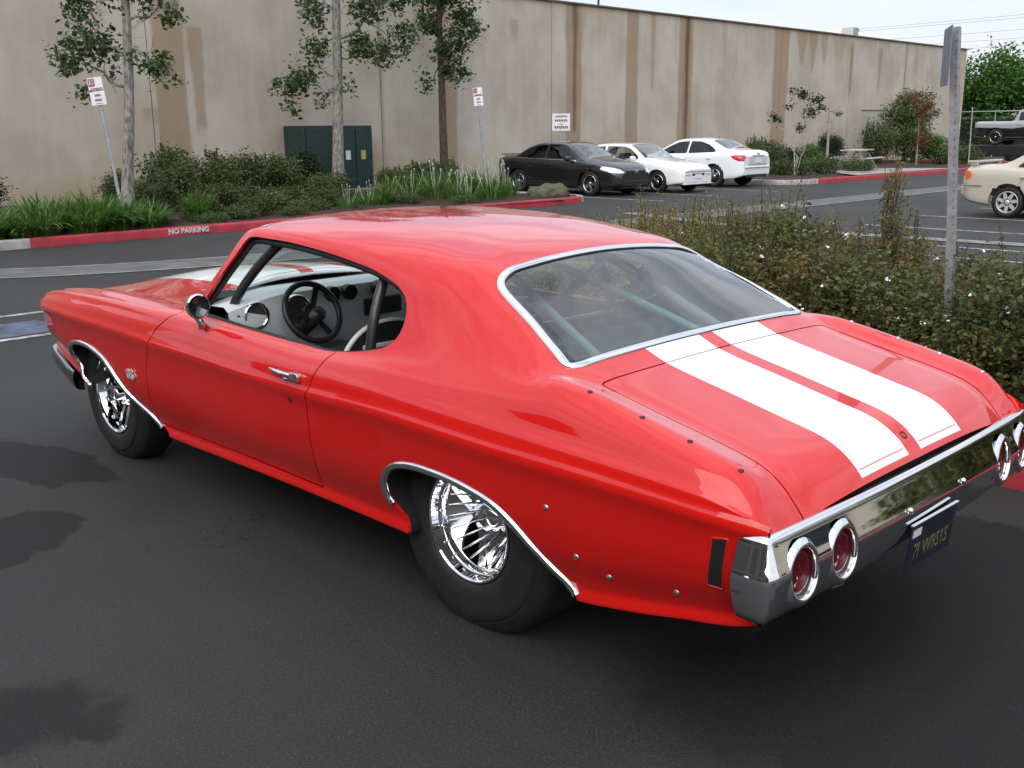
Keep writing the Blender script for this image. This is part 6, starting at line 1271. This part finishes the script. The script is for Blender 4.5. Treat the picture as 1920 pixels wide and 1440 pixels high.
# ------------------------------------------------------------------ signs
MARK = mat('sign_dark_print', (.06, .05, .07), rough=.6); PRED = mat('sign_magenta_print', (.36, .06, .12), rough=.6)
def signpost(base, top, label, plates, post_r=.032):
    """plates: (centre height along post, width, height, kind)"""
    root = empty('sign_post', base, 0, label, 'sign'); t = Vector(top); n_ = t.normalized()
    MB().tube([(0,0,-.15), t*.5, t], post_r, 8).build('post', GALV, root)
    fx = Vector((-.72, .69, 0)).normalized(); ex = Vector((-.69, -.72, 0)); up = (n_-fx*n_.dot(fx)).normalized(); ex = up.cross(fx)  # plate faces the lane
    for hz, wd, ht, kd in plates:
        c = n_*hz+fx*.045; M_ = Matrix((ex, up, fx)).transposed()
        p = MB().box(c, (wd, ht, .006), M_, .002).build('sign_plate', WHITEP, root)
        def mark(a, b_, w_, h_, m): MB().box(c+ex*a*wd+up*b_*ht+fx*.005, (w_*wd, h_*ht, .003), M_).build('sign_print', m, p)
        if kd == 'p':
            mark(-.25, .12, .42, .62, PRED); mark(-.25, .16, .30, .40, WHITEP); mark(-.25, .16, .07, .34, PRED); mark(-.18, .24, .10, .08, PRED); mark(.05, -.36, .80, .06, MARK); mark(.0, -.46, .85, .05, PRED)
        elif kd == 't':
            for b_, w_ in ((.22, .36), (-.12, .42)):
                for q in range(5): mark(-w_/2+w_*q/4*.9+.02, b_, w_*.13, .16, MARK); mark(-w_/2+w_*q/4*.9+.05, b_+.05*(1 if q % 2 else -1), w_*.2, .04, MARK)
            mark(.02, -.38, .45, .03, MARK)
        else:
            for b_, w_, h_ in ((.34, .66, .10), (.10, .72, .12), (-.12, .22, .05), (-.30, .78, .15)):
                for q in range(7): mark(-w_/2+w_*(q+.5)/7, b_, w_*.085, h_, MARK); mark(-w_/2+w_*(q+.8)/7, b_+h_*(.35 if q % 2 else -.3), w_*.12, h_*.25, MARK)
    return root
signpost((15.5, -5.05, .12), (.20, .21, 2.56), 'leaning grey post with two white parking signs by the strap-leaved plants', [(2.46,.25,.21,'p'),(2.22,.26,.23,'t')])
signpost((16.1, -14.5, .12), (.15, .18, 2.66), 'slightly tilted grey post with two small white signs near the black sedan', [(2.53,.22,.18,'p'),(2.31,.22,.22,'t')], .036)
ws_ = signpost((21.9, -23.4, .0), (0, 0, 2.3), 'white square notice sign on a post behind the black sedan', [(2.0,.60,.56,'x')], .05)
# perforated square steel post with the back of a sign, in the hedge
ps = empty('sign_post', (-.272, -2.562, .1), 0, 'tall perforated square steel post with a sign seen edge-on in the hedge', 'sign')
rzp = R(-38); Mz = Matrix.Rotation(rzp, 3, 'Z'); lean = Vector((-.012, .012, 1))
MB().tube([(0,0,-.15), (.05, .052, 1.05), (.102, .105, 2.11)], .027, 4).build('post', GALV, ps); ps.children[0].data.update()
HOLE = mat('post_hole', (.05, .052, .055), rough=.8)
for i in range(40):
    z = .35+i*.0445; c = Vector((.0485*z, .05*z, z))
    for a in (135, 225): 
        v = Vector((math.cos(R(a)), math.sin(R(a)), 0)); MB().box(c+v*.0192, (.010, .010, .010), Matrix.Rotation(R(a), 3, 'Z')).build('post_hole', HOLE, ps)
b = MB(); b.box((0, 0, 0), (.005, .305, .29), bev=.001); o = b.build('sign_plate', mat('sign_back_grey', (.20, .22, .26), rough=.5, metal=.3), ps); o.location = (.128, .130, 1.965); o.rotation_euler = (0, 0, R(-150))

# ------------------------------------------------------------------ the far side of the car park, behind the camera (seen in the chrome)
rb = empty('office_building', (-15, -25, 0), R(60), 'plain beige two-storey office building across the car park', 'building'); MB().box((-5, 0, 3.2), (10, 34, 6.4)).build('wall', mat('office_wall', (.50, .45, .35), rough=.9, var=.15, vscale=.5), rb); MB().box((-5, 0, 6.5), (10.4, 34.4, .25)).build('roof', mat('coping_brown'), rb)
for i in range(5): MB().box((.02, -13+6*i, 1.6), (.08, 2.6, 1.7)).build('window', mat('far_window'), rb)
rb2 = empty('brick_office', (1, 15.5, 0), 0, 'long dull brown office block along the far side of the lane', 'building'); MB().box((0, 5, 3.6), (46, 10, 7.2)).build('wall', mat('brown_office_wall', (.16, .13, .105), rough=.9, var=.2, vscale=.6), rb2); MB().box((0, 5, 7.3), (46.5, 10.5, .25)).build('roof', mat('coping_brown'), rb2)
for i in range(10): MB().box((-20+4.4*i, -.02, 1.9), (2.2, .08, 1.8)).build('window', mat('far_window'), rb2); MB().box((-20+4.4*i, -.02, 5.6), (2.2, .08, 1.8)).build('window', mat('far_window'), rb2)
bigtree((-9.5, -16, 0), 'yellow-green tree in front of the office building', 4.2, 2.2, 91, LEAFY, 160)
bigtree((-17, 14, 0), 'broad green tree across the car park', 6.5, 3., 92, LEAFG, 160)
bigtree((-6, 26, 0), 'green tree on the far side of the car park', 6.5, 3., 93, LEAFB, 160)
